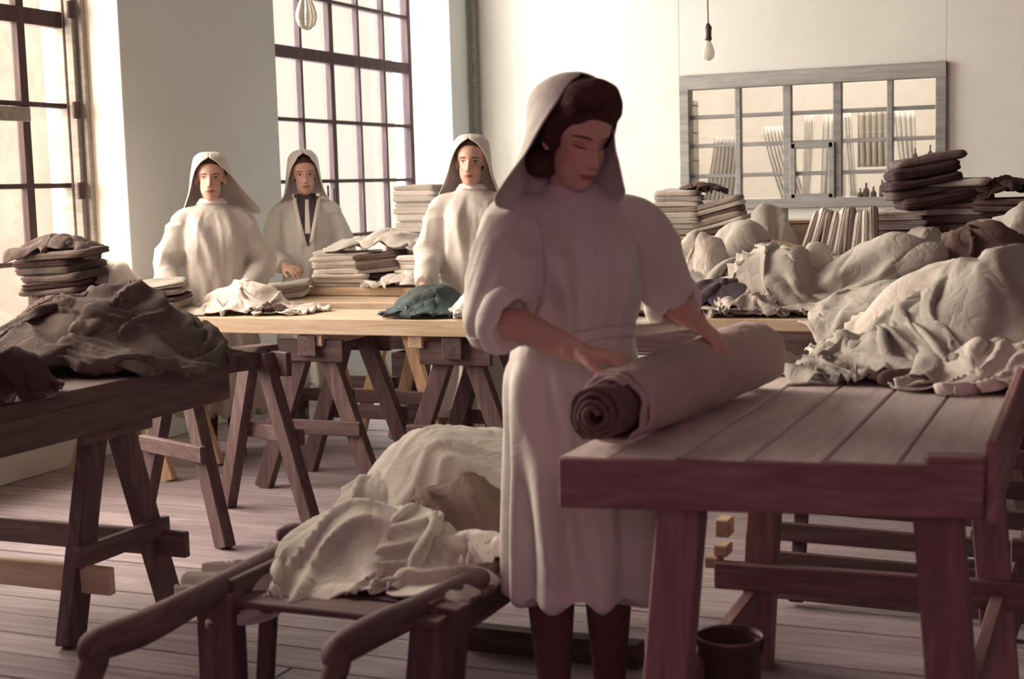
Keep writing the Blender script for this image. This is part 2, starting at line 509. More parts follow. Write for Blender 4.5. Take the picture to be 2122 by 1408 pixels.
W1, W2, ZS, ZT = (2.82, 6.272), (7.807, 10.385), .60, 4.05
wl = boxes('wall_left', [(-5.42, XL, YR - .3, W1[0], 0, ZC), (-5.42, XL, W1[0], W1[1], 0, ZS), (-5.42, XL, W1[0], W1[1], ZT, ZC),
                         (-5.42, XL, W1[1], W2[0], 0, ZC), (-5.42, XL, W2[0], W2[1], 0, ZS), (-5.42, XL, W2[0], W2[1], ZT, ZC),
                         (-5.42, XL, W2[1], YB + .2, 0, ZC)], 'wall_green')
wl.data.materials.append(M['wall_white'])       # the window reveals are whitewashed
for p in wl.data.polygons:
    if abs(p.normal.y) > .8 or abs(p.normal.z) > .8: p.material_index = 1
struct(wl)
IX0, IX1, IZ0, IZ1 = -3.135, -1.148, 1.135, 2.165
struct(boxes('wall_back', [(-5.6, IX0, YB, YB + .22, 0, ZC), (IX1, XR + .3, YB, YB + .22, 0, ZC),
                           (IX0, IX1, YB, YB + .22, 0, IZ0), (IX0, IX1, YB, YB + .22, IZ1, ZC)], 'wall_cream'))
struct(boxes('wall_right', [(XR, XR + .3, YR - .2, YB + .2, 0, ZC)], 'wall_drab'))
struct(boxes('wall_front', [(-5.6, XR + .3, YR - .3, YR, 0, ZC)], 'wall_drab'))
struct(boxes('ceiling', [(-5.6, XR + .3, YR - .3, YB + .2, ZC, ZC + .2)], 'wall_drab'))
struct(boxes('trim_1', [(XL - .005, XL + .045, W1[0] - .05, W1[1] + .05, ZS - .05, ZS + .004)], 'pine_y'))
struct(boxes('trim_2', [(XL - .005, XL + .045, W2[0] - .05, W2[1] + .05, ZS - .05, ZS + .004)], 'pine_y'))
# pipe running up the corner
V, Fc = tube([(XL + .05, YB - .05, 0), (XL + .05, YB - .05, 2.0), (XL + .05, YB - .05, ZC)], [.024] * 3, 12, 4)
pp = mk('trim_3', V, Fc, 'grey_paint'); struct(pp)

def steel_window(name, ys, main, zs, thick, pane, mat, frame_mat):
    root = bpy.data.objects.new(name, None); COL.objects.link(root); root.location = (XW, (ys[0] + ys[-1]) / 2, zs[0]); struct(root)
    y0, y1, z0, z1 = ys[0], ys[-1], zs[0], zs[-1]
    for (c, s) in (((XW, y0, (z0 + z1) / 2), (.07, .06, z1 - z0)), ((XW, y1, (z0 + z1) / 2), (.07, .06, z1 - z0)),
                   ((XW, (y0 + y1) / 2, z0), (.07, y1 - y0, .06)), ((XW, (y0 + y1) / 2, z1), (.07, y1 - y0, .06))):
        box_at('window_frame', c, s, frame_mat, root)
    for k, y in enumerate(ys[1:-1]):
        w = .055 if k + 1 in main else .026
        box_at('mullion' if k + 1 in main else 'glazing_bar', (XW, y, (z0 + z1) / 2), (.05, w, z1 - z0 - .05), mat, root)
    for k, z in enumerate(zs[1:-1]):
        w = .085 if abs(z - thick) < .01 else .026
        box_at('transom' if w > .05 else 'glazing_bar', (XW + .004, (y0 + y1) / 2, z), (.055, y1 - y0 - .05, w), mat, root)
    for a, b in zip(ys[:-1], ys[1:]):
        for c, d in zip(zs[:-1], zs[1:]):
            box_at('pane', (XW - .012, (a + b) / 2, (c + d) / 2), (.004, b - a - .018, d - c - .018), pane, root, e=.0005)
    return root
ZROWS = [.62, 1.03, 1.43, 1.855, 2.31, 2.71, 3.13, 3.57, 4.02]
w1 = steel_window('window_1', [2.88, 3.31, 3.74, 4.17, 4.60, 5.03, 5.46, 5.90, 6.235], (1, 4, 7), ZROWS, 2.31, 'pane_dusty', 'steel_bar', 'grey_paint')
# the left window carries a second, grey wooden frame against its right reveal
box_at('inner_frame', (XW + .07, 6.225, 2.3), (.05, .035, 3.4), 'grey_paint', w1)
box_at('inner_frame', (XW + .12, 6.255, 2.3), (.03, .03, 3.4), 'grey_paint', w1)
for zz in (2.36, 1.83, 1.4):
    box_at('latch', (XW + .10, 6.20, zz), (.02, .05, .09), 'steel_bar', w1)
box_at('cross_bar', (XW + .03, 5.62, 1.80), (.03, .58, .075), 'grey_paint', w1)
w2 = steel_window('window_2', [7.85, 8.26, 8.66, 9.08, 9.485, 9.885, 10.30], (3,), ZROWS, 2.31, 'pane_clear', 'steel_bar', 'steel_bar')
box_at('window_stay', (XW + .05, 8.9, 1.2), (.012, .02, .40), 'steel_bar', w2)
box_at('window_stay', (XW + .05, 8.98, 1.2), (.012, .02, .36), 'steel_bar', w2)


# glazed partition in the back wall
w3 = bpy.data.objects.new('window_3', None); COL.objects.link(w3); w3.location = ((IX0 + IX1) / 2, YB, IZ0); struct(w3)
fy = YB + .03
FW = .075
for c, s in ((((IX0 + FW / 2), fy, (IZ0 + IZ1) / 2), (FW, .13, IZ1 - IZ0)), ((IX1 - FW / 2, fy, (IZ0 + IZ1) / 2), (FW, .13, IZ1 - IZ0)),
             (((IX0 + IX1) / 2, fy, IZ1 - .055), (IX1 - IX0, .132, .11)), (((IX0 + IX1) / 2, fy, IZ0 + .035), (IX1 - IX0, .132, .07))):
    box_at('window_frame', c, s, 'grey_paint', w3)
XC = [IX0 + FW, -2.682, -2.305, -1.93, -1.549, IX1 - FW]
ZC3 = [IZ0 + .07, 1.392, 1.625, 1.845, IZ1 - .11]
for x in XC[1:-1]:
    wth = .062 if x in (-2.305, -1.93) else .042
    box_at('mullion', (x, fy, (IZ0 + IZ1) / 2), (wth, .07, IZ1 - IZ0 - .16), 'grey_paint', w3)
for z in ZC3[1:-1]:
    box_at('glazing_bar', ((IX0 + IX1) / 2, fy, z), (IX1 - IX0 - .14, .05, .030), 'grey_paint', w3)
sx0, sx1, sz0, sz1 = -2.275, -1.96, IZ0 + .07, 1.62
for c, s in (((sx0 + .012, fy - .03, (sz0 + sz1) / 2), (.045, .04, sz1 - sz0)), ((sx1 - .012, fy - .03, (sz0 + sz1) / 2), (.045, .04, sz1 - sz0)),
             (((sx0 + sx1) / 2, fy - .03, sz1 - .02), (sx1 - sx0, .04, .045)), (((sx0 + sx1) / 2, fy - .03, sz0 + .012), (sx1 - sx0, .04, .045))):
    box_at('sash', c, s, 'grey_paint', w3)
for a, b in zip(XC[:-1], XC[1:]):
    for c, d in zip(ZC3[:-1], ZC3[1:]):
        box_at('pane', ((a + b) / 2, fy + .012, (c + d) / 2), (b - a - .02, .004, d - c - .02), 'pane_inner', w3, e=.0005)

# the small room behind the partition
OY = 13.0
struct(boxes('wall_office_back', [(-4.6, .4, OY, OY + .15, 0, 3.0)], 'office_white'))
struct(boxes('wall_office_left', [(-4.75, -4.6, YB + .2, OY + .15, 0, 3.0)], 'office_white'))
struct(boxes('wall_office_right', [(.4, .55, YB + .2, OY + .15, 0, 3.0)], 'office_white'))
struct(boxes('ceiling_office', [(-4.75, .55, YB + .2, OY + .15, 3.0, 3.1)], 'office_white'))
add_light('office_fill', 'AREA', (-2.4, 11.12, 2.9), (-2.4, 12.6, .9), (1.0, .92, .86), 44.0, shape='RECTANGLE', size=3.0, size_y=.3)  # unseen fill added to brighten the room and its curtains

def curtain(label, x0, x1, y, z0, z1, x0b=None, x1b=None, mat='curtain_white', folds=7, seed=1):
    x0b = x0 if x0b is None else x0b; x1b = x1 if x1b is None else x1b
    nu, nv = folds * 8, 14
    u = np.linspace(0, 1, nu); V = []
    for k in range(nv):
        t = k / (nv - 1)
        a, b = x0 + (x0b - x0) * t ** 1.3, x1 + (x1b - x1) * t ** 1.3
        yy = y + .03 * np.sin(u * folds * 2 * math.pi + .4 * np.sin(t * 4 + seed)) * (.6 + .4 * t)
        V.append(np.stack([a + (b - a) * u, yy, np.full(nu, z1 + (z0 - z1) * t)], 1))
    V = np.vstack(V)
    Fc = [(i * nu + j, i * nu + j + 1, (i + 1) * nu + j + 1, (i + 1) * nu + j) for i in range(nv - 1) for j in range(nu - 1)]
    o = mk('curtain', V, Fc, mat); md = o.modifiers.new('s', 'SOLIDIFY'); md.thickness = .004
    return tag(setloc(o, V[-1]), label, 'curtain', 'curtains behind the glazed partition')
curtain('white curtain behind the lower left panes of the glazed partition, drawn to the left', -3.02, -2.80, 11.35, .9, 1.70, -3.18, -2.90, seed=2)
curtain('white curtain falling slantwise behind the second pane column of the partition', -2.68, -2.48, 11.6, .9, 1.78, -2.42, -2.20, seed=3)
curtain('white curtain hanging behind the small opening sash, its left one', -2.32, -2.24, 11.5, .9, 1.86, -2.36, -2.30, folds=4, seed=4)
curtain('white curtain hanging behind the small opening sash, its middle broad one', -2.22, -2.03, 11.75, .9, 1.86, -2.26, -2.05, folds=5, seed=5)
curtain('white curtain hanging behind the small opening sash, the slanting one at its right', -2.02, -1.95, 11.5, 1.2, 1.86, -1.96, -1.9, folds=3, seed=6)
curtain('lace curtain behind the fourth pane column with a scalloped lower edge', -1.90, -1.62, 11.5, 1.43, 1.86, mat='cream_linen', folds=6, seed=7)
curtain('thin white curtain tied back behind the last pane column of the partition', -1.62, -1.46, 11.5, 1.0, 1.86, -1.50, -1.44, folds=4, seed=8)

for k, (y, z) in enumerate(((11.35, 1.70), (11.6, 1.78), (11.5, 1.86), (11.75, 1.865))):
    V, Fc = tube([(-4.6, y, z), (-2, y, z), (.4, y, z)], [.0018] * 3, 6, 4)
    tag(setloc(mk('curtain_wire', V, Fc, 'curtain_white'), (-2, y, z)), 'thin wire carrying curtains behind the partition, the %s one' % ('lowest', 'second lowest', 'upper front', 'upper rear')[k], 'wire')
sh = thing('wall_shelf', 'small wooden shelf unit behind the first pane column of the partition', 'shelf', (-3.36, 11.25, 0))
for z in (1.30, 1.52, 1.74, 1.96):
    box_at('shelf_board', (-3.32, 11.25, z), (.34, .22, .02), 'grey_paint', sh)
for x in (-3.48, -3.16):
    box_at('side_board', (x, 11.25, 1.0), (.02, .22, 2.0), 'grey_paint', sh)
for k, (z, w) in enumerate(((1.31, .14), (1.53, .17), (1.75, .15), (1.97, .12))):
    V, Fc = lathe([(.02, z), (w * .42, z + .002), (w * .5, z + .05), (w * .35, z + .10), (.02, z + .12)])
    tag(setloc(mk('dark_pot', V + np.array([-3.30 + .02 * k, 11.22, 0]), Fc, 'dark_cloth'), (-3.3, 11.22, z)),
        'dark pot on the %s shelf behind the partition' % ('lowest', 'second lowest', 'third', 'topmost')[k], 'pot', 'pots behind the partition')
hb = thing('bottle_shelf', 'narrow shelf behind the lower right panes carrying dark bottles', 'shelf', (-1.45, 11.22, 1.1))
box_at('shelf_board', (-1.45, 11.22, 1.145), (1.0, .2, .025), 'grey_paint', hb)
box_at('shelf_board', (-1.25, 11.22, 1.40), (.5, .16, .02), 'grey_paint', hb)
for x in (-1.93, -.98):
    box_at('bracket', (x, 11.22, .58), (.03, .18, 1.16), 'grey_paint', hb)
def bottle(x, y, z, h, r, label):
    V, Fc = lathe([(r * .9, 0), (r, .01), (r, h * .58), (r * .8, h * .68), (r * .32, h * .76), (r * .30, h * .95), (r * .36, h * .955), (r * .34, h)], 14)
    tag(setloc(mk('bottle', V + np.array([x, y, z]), Fc, 'bottle'), (x, y, z)), label, 'bottle', 'bottles behind the partition')
for k, (x, h, r) in enumerate(((-1.83, .11, .022), (-1.785, .15, .026), (-1.73, .12, .024), (-1.665, .17, .024), (-1.60, .20, .034), (-1.54, .12, .022), (-1.44, .14, .024))):
    bottle(x, 11.2, 1.158, h, r, 'dark bottle on the lower shelf behind the partition, number %s from its left end' % ('one', 'two', 'three', 'four', 'five', 'six', 'seven')[k])
for k, (x, h) in enumerate(((-1.42, .15), (-1.31, .17), (-1.20, .15), (-1.12, .16))):
    bottle(x, 11.2, 1.41, h, .020, 'dark thin bottle on the upper shelf behind the last pane column, %s one' % ('leftmost', 'second', 'third', 'rightmost')[k])
box_at('picture', (-2.02, OY - .02, 1.55), (.16, .02, .09), 'card')
tag(bpy.data.objects['picture'], 'small brown notice on the far wall behind the opening sash', 'picture')

# hanging bulbs
def bulb(p, top, s, label):
    root = thing('hanging_bulb', label, 'lamp', p)
    x, y, z = p
    V, Fc = tube([(x - .015, y, top), (x - .01, y, z + (top - z) * .5), (x, y, z + .10 * s)], [.004 * s] * 3, 8, 12, ref=(0, 1, 0)); mk('cord', V, Fc, 'cord', root)
    V, Fc = lathe([(.006 * s, .118 * s), (.014 * s, .105 * s), (.019 * s, .095 * s), (.016 * s, .08 * s), (.016 * s, .05 * s), (.019 * s, .045 * s), (.017 * s, .035 * s)]); mk('socket', V + np.array(p), Fc, 'bakelite', root)
    V, Fc = lathe([(.013 * s, .04 * s), (.014 * s, .025 * s), (.022 * s, .005 * s), (.030 * s, -.018 * s), (.031 * s, -.035 * s), (.024 * s, -.055 * s), (.010 * s, -.066 * s), (.001, -.068 * s)], 24); mk('glass', V + np.array(p), Fc, 'bulb_glass', root)
p = at(1468, 98, 7.5); bulb(p, ZC, 1.05, 'bare bulb on a long cord in front of the cream back wall')
p = at(634, 12, 4.9); bulb(p, ZC, 1.22, 'bare bulb hanging at the top of the middle window')
# ------------------------------------------------------------------ crumpled cloth: a batch of sheets dropped over mounds
CLOTHS = []
NG = 54
def cloth(label, c, size, squeeze, rot, z0, bumps, mat, name='cloth', cat='cloth', group=None, rect=None, edge=-.3, amp=.035, seed=None, sm=0, slack=(1.75, 1.08),
          near=False, thick=.005, wr=1.0, stiff=.45):
    """c: centre on the support; size: full size of the sheet; squeeze: how far it is pushed together;
    bumps: (x, y, rx, ry, h) mounds under it, relative to c; rect: the support's extent in the plane"""
    hm = max(b[4] for b in bumps)
    fp = [size[i] * squeeze[i] for i in (0, 1)]
    size = [(fp[i] + 1.3 * hm) * slack[i] for i in (0, 1)]; squeeze = [fp[i] / size[i] for i in (0, 1)]
    CLOTHS.append(dict(slack=slack, sm=sm, label=label, c=np.array(c[:2], float), size=size, squeeze=squeeze, rot=rot, z0=z0, bumps=bumps, mat=mat, name=name,
                       cat=cat, group=group, rect=rect, edge=edge, amp=amp, seed=len(CLOTHS) * 7 + 3 if seed is None else seed, near=near,
                       thick=thick, wr=wr, stiff=stiff))
def hem(G):                                    # smooth a sheet along its own edges
    for r in (0, -1):
        G[r, 1:-1] = .4 * G[r, 1:-1] + .3 * (G[r, 2:] + G[r, :-2])
        G[1:-1, r] = .4 * G[1:-1, r] + .3 * (G[2:, r] + G[:-2, r])
def run_cloths():
    K = len(CLOTHS); N = NG
    g = np.linspace(-.5, .5, N)
    U, Wg = np.meshgrid(g, g, indexing='ij')
    P = np.zeros((K, N, N, 3), np.float32)
    rest = np.zeros((K, 2), np.float32)
    NB = max(len(c['bumps']) for c in CLOTHS)
    B = np.zeros((K, NB, 5), np.float32); B[:, :, 2:4] = 1
    Z0 = np.zeros((K, 1, 1), np.float32); RC = np.zeros((K, 4), np.float32); ED = np.zeros((K, 1, 1), np.float32)
    ST = np.zeros((K, 1, 1), np.float32)
    for k, c in enumerate(CLOTHS):
        sx, sy = c['size']; qx, qy = c['squeeze']
        rest[k] = sx / (N - 1), sy / (N - 1)
        x = U * sx * qx; y = Wg * sy * qy
        # ragged outline so that no sheet stays a rectangle
        S = np.stack([U * 2.2 + c['seed'], Wg * 2.2, np.zeros_like(U)], -1)
        x = x + .10 * sx * vnoise(S, c['seed']) * .8; y = y + .10 * sy * vnoise(S + 31.7, c['seed']) * .8
        cr, sr = math.cos(c['rot']), math.sin(c['rot'])
        P[k, :, :, 0] = x * cr - y * sr; P[k, :, :, 1] = x * sr + y * cr
        fa, fb = (2.5 + 8 * (c['slack'][0] - 1), 2.5 + 8 * (c['slack'][1] - 1))
        T = np.stack([U * fa + 13 * k, Wg * fb, np.full_like(U, .5)], -1)
        P[k, :, :, 2] = 1.5 * c['amp'] * (vnoise(T, c['seed'] + 1) + .7 * vnoise(T * 2.1, c['seed'] + 2) + .6)
        for i, b in enumerate(c['bumps']): B[k, i] = b
        Z0[k] = c['z0']; ED[k] = c['edge']; ST[k] = c['stiff']
        if c['rect'] is None: RC[k] = (-9, 9, -9, 9)
        else:
            r = c['rect']; RC[k] = (r[0] - c['c'][0], r[1] - c['c'][0], r[2] - c['c'][1], r[3] - c['c'][1])
    def H(P):
        x, y = P[..., 0], P[..., 1]
        h = Z0 + np.zeros_like(x)
        for i in range(NB):
            b = B[:, i][:, None, None, :]
            q = ((x - b[..., 0]) / b[..., 2]) ** 2 + ((y - b[..., 1]) / b[..., 3]) ** 2
            h = h + b[..., 4] * np.exp(-q ** 1.6)
        o = np.maximum(np.maximum(RC[:, 0][:, None, None] - x, x - RC[:, 1][:, None, None]), np.maximum(RC[:, 2][:, None, None] - y, y - RC[:, 3][:, None, None]))
        o = np.clip(o, 0, .08) / .08
        return h + ED * o
    P[..., 2] += H(P) + .02
    Vv = np.zeros_like(P)
    r0, r1 = rest[:, 0][:, None, None], rest[:, 1][:, None, None]
    rd = np.sqrt(r0 ** 2 + r1 ** 2)
    s = slice
    CON = []
    for st in (0, 1):
        n = (N - 1 - st + 1) // 2
        CON.append((s(st, st + 2 * n - 1, 2), s(None), s(st + 1, st + 2 * n, 2), s(None), r0, 1.0))
        CON.append((s(None), s(st, st + 2 * n - 1, 2), s(None), s(st + 1, st + 2 * n, 2), r1, 1.0))
    for st in (0, 1):
        n = (N - 1 - st + 1) // 2
        a, b = s(st, st + 2 * n - 1, 2), s(st + 1, st + 2 * n, 2)
        CON.append((a, s(0, N - 1), b, s(1, N), rd, .35)); CON.append((a, s(1, N), b, s(0, N - 1), rd, .35))
    for st in (0, 1, 2, 3):                     # bending: every third vertex
        idx = np.arange(st, N - 2, 4)
        CON.append((idx, s(None), idx + 2, s(None), r0 * 2, -1)); CON.append((s(None), idx, s(None), idx + 2, r1 * 2, -1))
    dt = 1 / 50.
    MU = np.float32(.55)
    for step in range(70):
        Vv[..., 2] -= 9.8 * dt
        Vv *= .97
        Q = P + Vv * dt
        for it in range(5):
            for (a0, a1, b0, b1, r, k) in CON:
                A = Q[:, a0, a1]; Bq = Q[:, b0, b1]
                d = Bq - A
                L = np.sqrt((d * d).sum(-1)) + 1e-6
                kk = ST if k < 0 else k
                f = (kk * .5 * (L - r) / L)[..., None] * d
                Q[:, a0, a1] = A + f; Q[:, b0, b1] = Bq - f
            h = H(Q)
            pen = np.maximum(h - Q[..., 2], 0)
            Q[..., 2] += pen
            fr = (pen > 0)[..., None] * MU       # friction holds the folds that touch
            Q[..., :2] += fr * (P[..., :2] - Q[..., :2])
        con = (Q[..., 2] - H(Q)) < .006
        Vv = (Q - P) / dt
        np.clip(Vv, -3, 3, out=Vv)
        Vv[con] *= .25
        P = Q
    for k, c in enumerate(CLOTHS):
        G = P[k].astype(float)
        n = N
        for _ in range(3 + c['sm']):             # take the sawtooth of the solver out
            G[1:-1, 1:-1] = .4 * G[1:-1, 1:-1] + .15 * (G[2:, 1:-1] + G[:-2, 1:-1] + G[1:-1, 2:] + G[1:-1, :-2])
            hem(G)
        if abs(c['slack'][0] - c['slack'][1]) > .25:     # folds run along the slacker-free way: smooth them along their length
            for _ in range(10):
                if c['slack'][0] > c['slack'][1]: G[:, 1:-1] = .5 * G[:, 1:-1] + .25 * (G[:, 2:] + G[:, :-2])
                else: G[1:-1] = .5 * G[1:-1] + .25 * (G[2:] + G[:-2])
        if c['near']:                            # finer mesh for the creases
            n = 2 * N - 1
            g2 = np.zeros((n, n, 3)); g2[::2, ::2] = G
            g2[1::2, ::2] = (G[1:] + G[:-1]) / 2; g2[:, 1::2] = (g2[:, 2::2] + g2[:, :-2:2]) / 2
            G = g2
            for _ in range(7):
                G[1:-1, 1:-1] = .5 * G[1:-1, 1:-1] + .125 * (G[2:, 1:-1] + G[:-2, 1:-1] + G[1:-1, 2:] + G[1:-1, :-2]); hem(G)
        Nn = np.cross(np.gradient(G, axis=0), np.gradient(G, axis=1)); Nn /= np.linalg.norm(Nn, axis=-1)[..., None] + 1e-9
        if Nn[..., 2].mean() < 0: Nn = -Nn
        for _ in range(4):
            Nn[1:-1, 1:-1] = .4 * Nn[1:-1, 1:-1] + .15 * (Nn[2:, 1:-1] + Nn[:-2, 1:-1] + Nn[1:-1, 2:] + Nn[1:-1, :-2])
        uu_, vv_ = np.meshgrid(np.linspace(0, c['size'][0], n), np.linspace(0, c['size'][1], n), indexing='ij')
        S = np.stack([uu_, vv_, np.full_like(uu_, k * 1.7)], -1)
        ca, sa = math.cos(k * 1.9), math.sin(k * 1.9)
        wp = np.stack([vnoise(S * 3.0, k + 50), vnoise(S * 3.0 + 9, k + 51), 0 * uu_], -1) * .16
        S1 = S + wp; R1 = np.stack([S1[..., 0] * ca - S1[..., 1] * sa, S1[..., 0] * sa + S1[..., 1] * ca, S1[..., 2]], -1)
        f1 = (1 - np.abs(vnoise(R1 * np.array([2.2, 12.0, 1.0]), k + 52))) ** 2.4
        f2 = (1 - np.abs(vnoise(S1 * np.array([7.0, 2.2, 1.0]) + 4, k + 53))) ** 2.0
        G = G + Nn * (c['wr'] * (.030 * (f1 - .4) + .009 * (f2 - .4)))[..., None]
        V = G.reshape(-1, 3)
        V[:, :2] += c['c']
        V[:, 2] = np.maximum(V[:, 2] + c['thick'] + .006, c['z0'] + c['edge'] * 1.1 + .002) if c['rect'] is not None else np.maximum(V[:, 2] + c['thick'] + .006, c['z0'] + .002)
        Fc = [(i * n + j, (i + 1) * n + j, (i + 1) * n + j + 1, i * n + j + 1) for i in range(n - 1) for j in range(n - 1)]
        o = mk(c['name'], V, Fc, c['mat'])
        m = o.modifiers.new('thick', 'SOLIDIFY'); m.thickness = c['thick']; m.offset = 1
        setloc(o, (c['c'][0], c['c'][1], c['z0']))
        tag(o, c['label'], c['cat'], c['group'])
        c['obj'] = o

# ------------------------------------------------------------------ folded pieces
def folded_mesh(w, d, t, layers=3, seed=0, sag=.01):
    """one sheet folded to w x d x t: round folds at the front, layered edges at the sides"""
    n = 72; m = 15
    th = np.linspace(0, 2 * math.pi, n, endpoint=False)
    e = .22
    cx = np.sign(np.cos(th)) * np.abs(np.cos(th)) ** e; cy = np.sign(np.sin(th)) * np.abs(np.sin(th)) ** e
    rings = []
    for k in range(m):
        s = k / (m - 1); z = s * t
        edge = (1 - abs(2 * s - 1) ** 4)
        groove = -.10 * t * (np.cos(2 * math.pi * layers * s)) ** 8 if 0 < k < m - 1 else 0
        off = -.5 * t * (1 - edge) + groove
        P = np.stack([cx * (w / 2 + off), cy * (d / 2 + off), np.full(n, z)], 1)
        nz = vnoise(np.stack([P[:, 0] * 9 + seed * 5.3, P[:, 1] * 9, np.full(n, s * layers * 1.2 + seed)], 1), seed)
        P[:, :2] *= (1 + .035 * nz)[:, None]
        P[:, 2] += sag * vnoise(np.stack([P[:, 0] * 5 + seed, P[:, 1] * 5, np.full(n, .3)], 1), seed + 5) * s
        rings.append(P)
    for r in (.72, .4):
        P = rings[-1].copy(); c = np.array([0, 0, t]); P = c + (P - c) * np.array([r / (.72 if r == .4 else 1), r / (.72 if r == .4 else 1), 1])
        P[:, 2] += .006 * vnoise(P * 14 + seed, seed + 9); rings.append(P)
    return loft(rings)
def stack(c, n, w, d, t, mats, label, group, rz=0.0, tilt=(0, 0), jit=.012, seed=0, cat='linen', name='folded_sheet', jr=.06):
    """n folded sheets on each other, every one an object"""
    rng = np.random.default_rng(seed + 100)
    words = ['topmost', 'second', 'third', 'fourth', 'fifth', 'sixth', 'seventh', 'eighth', 'ninth', 'tenth', 'eleventh', 'twelfth']
    z = 0.0
    R = rotz(rz) @ rotx(tilt[0]) @ roty(tilt[1])
    for k in range(n):
        tk = t * rng.uniform(.8, 1.25)
        V, Fc = folded_mesh(w * rng.uniform(.93, 1.05), d * rng.uniform(.93, 1.05), tk, int(rng.integers(2, 4)), seed * 31 + k)
        V = V @ rotz(rng.uniform(-jr, jr)).T + np.array([rng.uniform(-jit, jit), rng.uniform(-jit, jit), z])
        V = V @ R.T + np.asarray(c, float)
        o = mk(name, V, Fc, mats[k % len(mats)])
        setloc(o, np.asarray(c, float) + R @ np.array([0, 0, z]))
        w_ = words[min(n - 1 - k, 11)]
        lab = ('%s, %s' % (label, 'the topmost piece' if w_ == 'topmost' else 'lowest piece' if k == 0 else w_ + ' from the top'))
        tag(o, lab, cat, group)
        z += tk * .93
    return z
# ------------------------------------------------------------------ people
def head_mesh(nt_=110, np_=150):
    th = np.linspace(.02, math.pi - .02, nt_)[:, None]; ph = np.linspace(0, 2 * math.pi, np_, endpoint=False)[None, :]
    D = np.stack([np.sin(th) * np.sin(ph), -np.sin(th) * np.cos(ph), np.cos(th) + 0 * ph], -1)
    def hit(c, r):
        c = np.array(c); r = np.array(r)
        a = ((D / r) ** 2).sum(-1); b = (D * (-c) / r ** 2).sum(-1); cc = ((c / r) ** 2).sum() - 1
        return (-b + np.sqrt(np.maximum(b * b - a * cc, 1e-9))) / a
    r1 = hit((0, .014, .034), (.073, .096, .081)); r2 = hit((0, -.026, -.045), (.054, .064, .077))
    r = (r1 ** 12 + r2 ** 12) ** (1 / 12.)
    P = D * r[..., None]
    x, y, z = P[..., 0].copy(), P[..., 1].copy(), P[..., 2].copy()
    f = np.clip(-y / .05, 0, 1)
    G = lambda v, s: np.exp(-(v / s) ** 2)
    ax = np.abs(x)
    nz = np.clip((.022 - z) / .058, 0, 1)                       # 0 at the bridge, 1 at the tip
    nose = np.where(z > -.036, .004 + .021 * nz ** 1.15, .025 * np.clip(1 - (-.036 - z) / .014, 0, 1) ** .8) * (z < .03)
    sx = .0068 + .006 * nz ** 2
    dy = -nose * G(x, sx)
    dy += -.008 * G(ax - .0125, .0065) * G(z + .040, .008)         # wings of the nose
    dy += .011 * G(ax - .031, .018) * G(z - .001, .013)          # eye sockets
    dy += -.0085 * G(ax - .031, .0115) * G(z - .001, .0085)       # eyeballs under lids
    dy += -.0045 * G(ax - .028, .022) * G(z - .024, .009)        # brow
    dy += -.005 * G(ax - .043, .017) * G(z + .022, .016)         # cheek bones
    dy += -.0075 * G(x, .020) * G(z + .0625, .0052)               # upper lip
    dy += -.0080 * G(x, .017) * G(z + .0740, .0058)              # lower lip
    dy += .0035 * G(x, .022) * G(z + .0682, .0022)
    dy += .005 * G(x, .028) * G(z + .084, .006)                  # below the lip
    dy += -.009 * G(x, .020) * G(z + .103, .013)                 # chin
    dy += .004 * G(ax - .035, .014) * G(z + .060, .02)
    P[..., 1] = y + dy * f
    V = P.reshape(-1, 3); n = np_
    Fc = [(i * n + j, (i + 1) * n + j, (i + 1) * n + (j + 1) % n, i * n + (j + 1) % n) for i in range(nt_ - 1) for j in range(n)]
    a = len(V); V = np.vstack([V, V[:n].mean(0), V[-n:].mean(0)])
    for j in range(n): Fc += [(a, j, (j + 1) % n), (a + 1, (nt_ - 1) * n + (j + 1) % n, (nt_ - 1) * n + j)]
    ears = []
    for s in (-1, 1):
        c = np.array([s * .074, .012, -.012])
        t2 = np.linspace(0, math.pi, 9)[:, None]; p2 = np.linspace(0, 2 * math.pi, 12, endpoint=False)[None, :]
        E = np.stack([.009 * np.sin(t2) * np.cos(p2), .018 * np.sin(t2) * np.sin(p2), .031 * np.cos(t2) + 0 * p2], -1)
        R = rotz(s * -.35) @ rotx(-.2)
        ears.append(loft([r @ R.T + c for r in E]))
    return [(V, Fc)] + ears
HEAD = head_mesh()

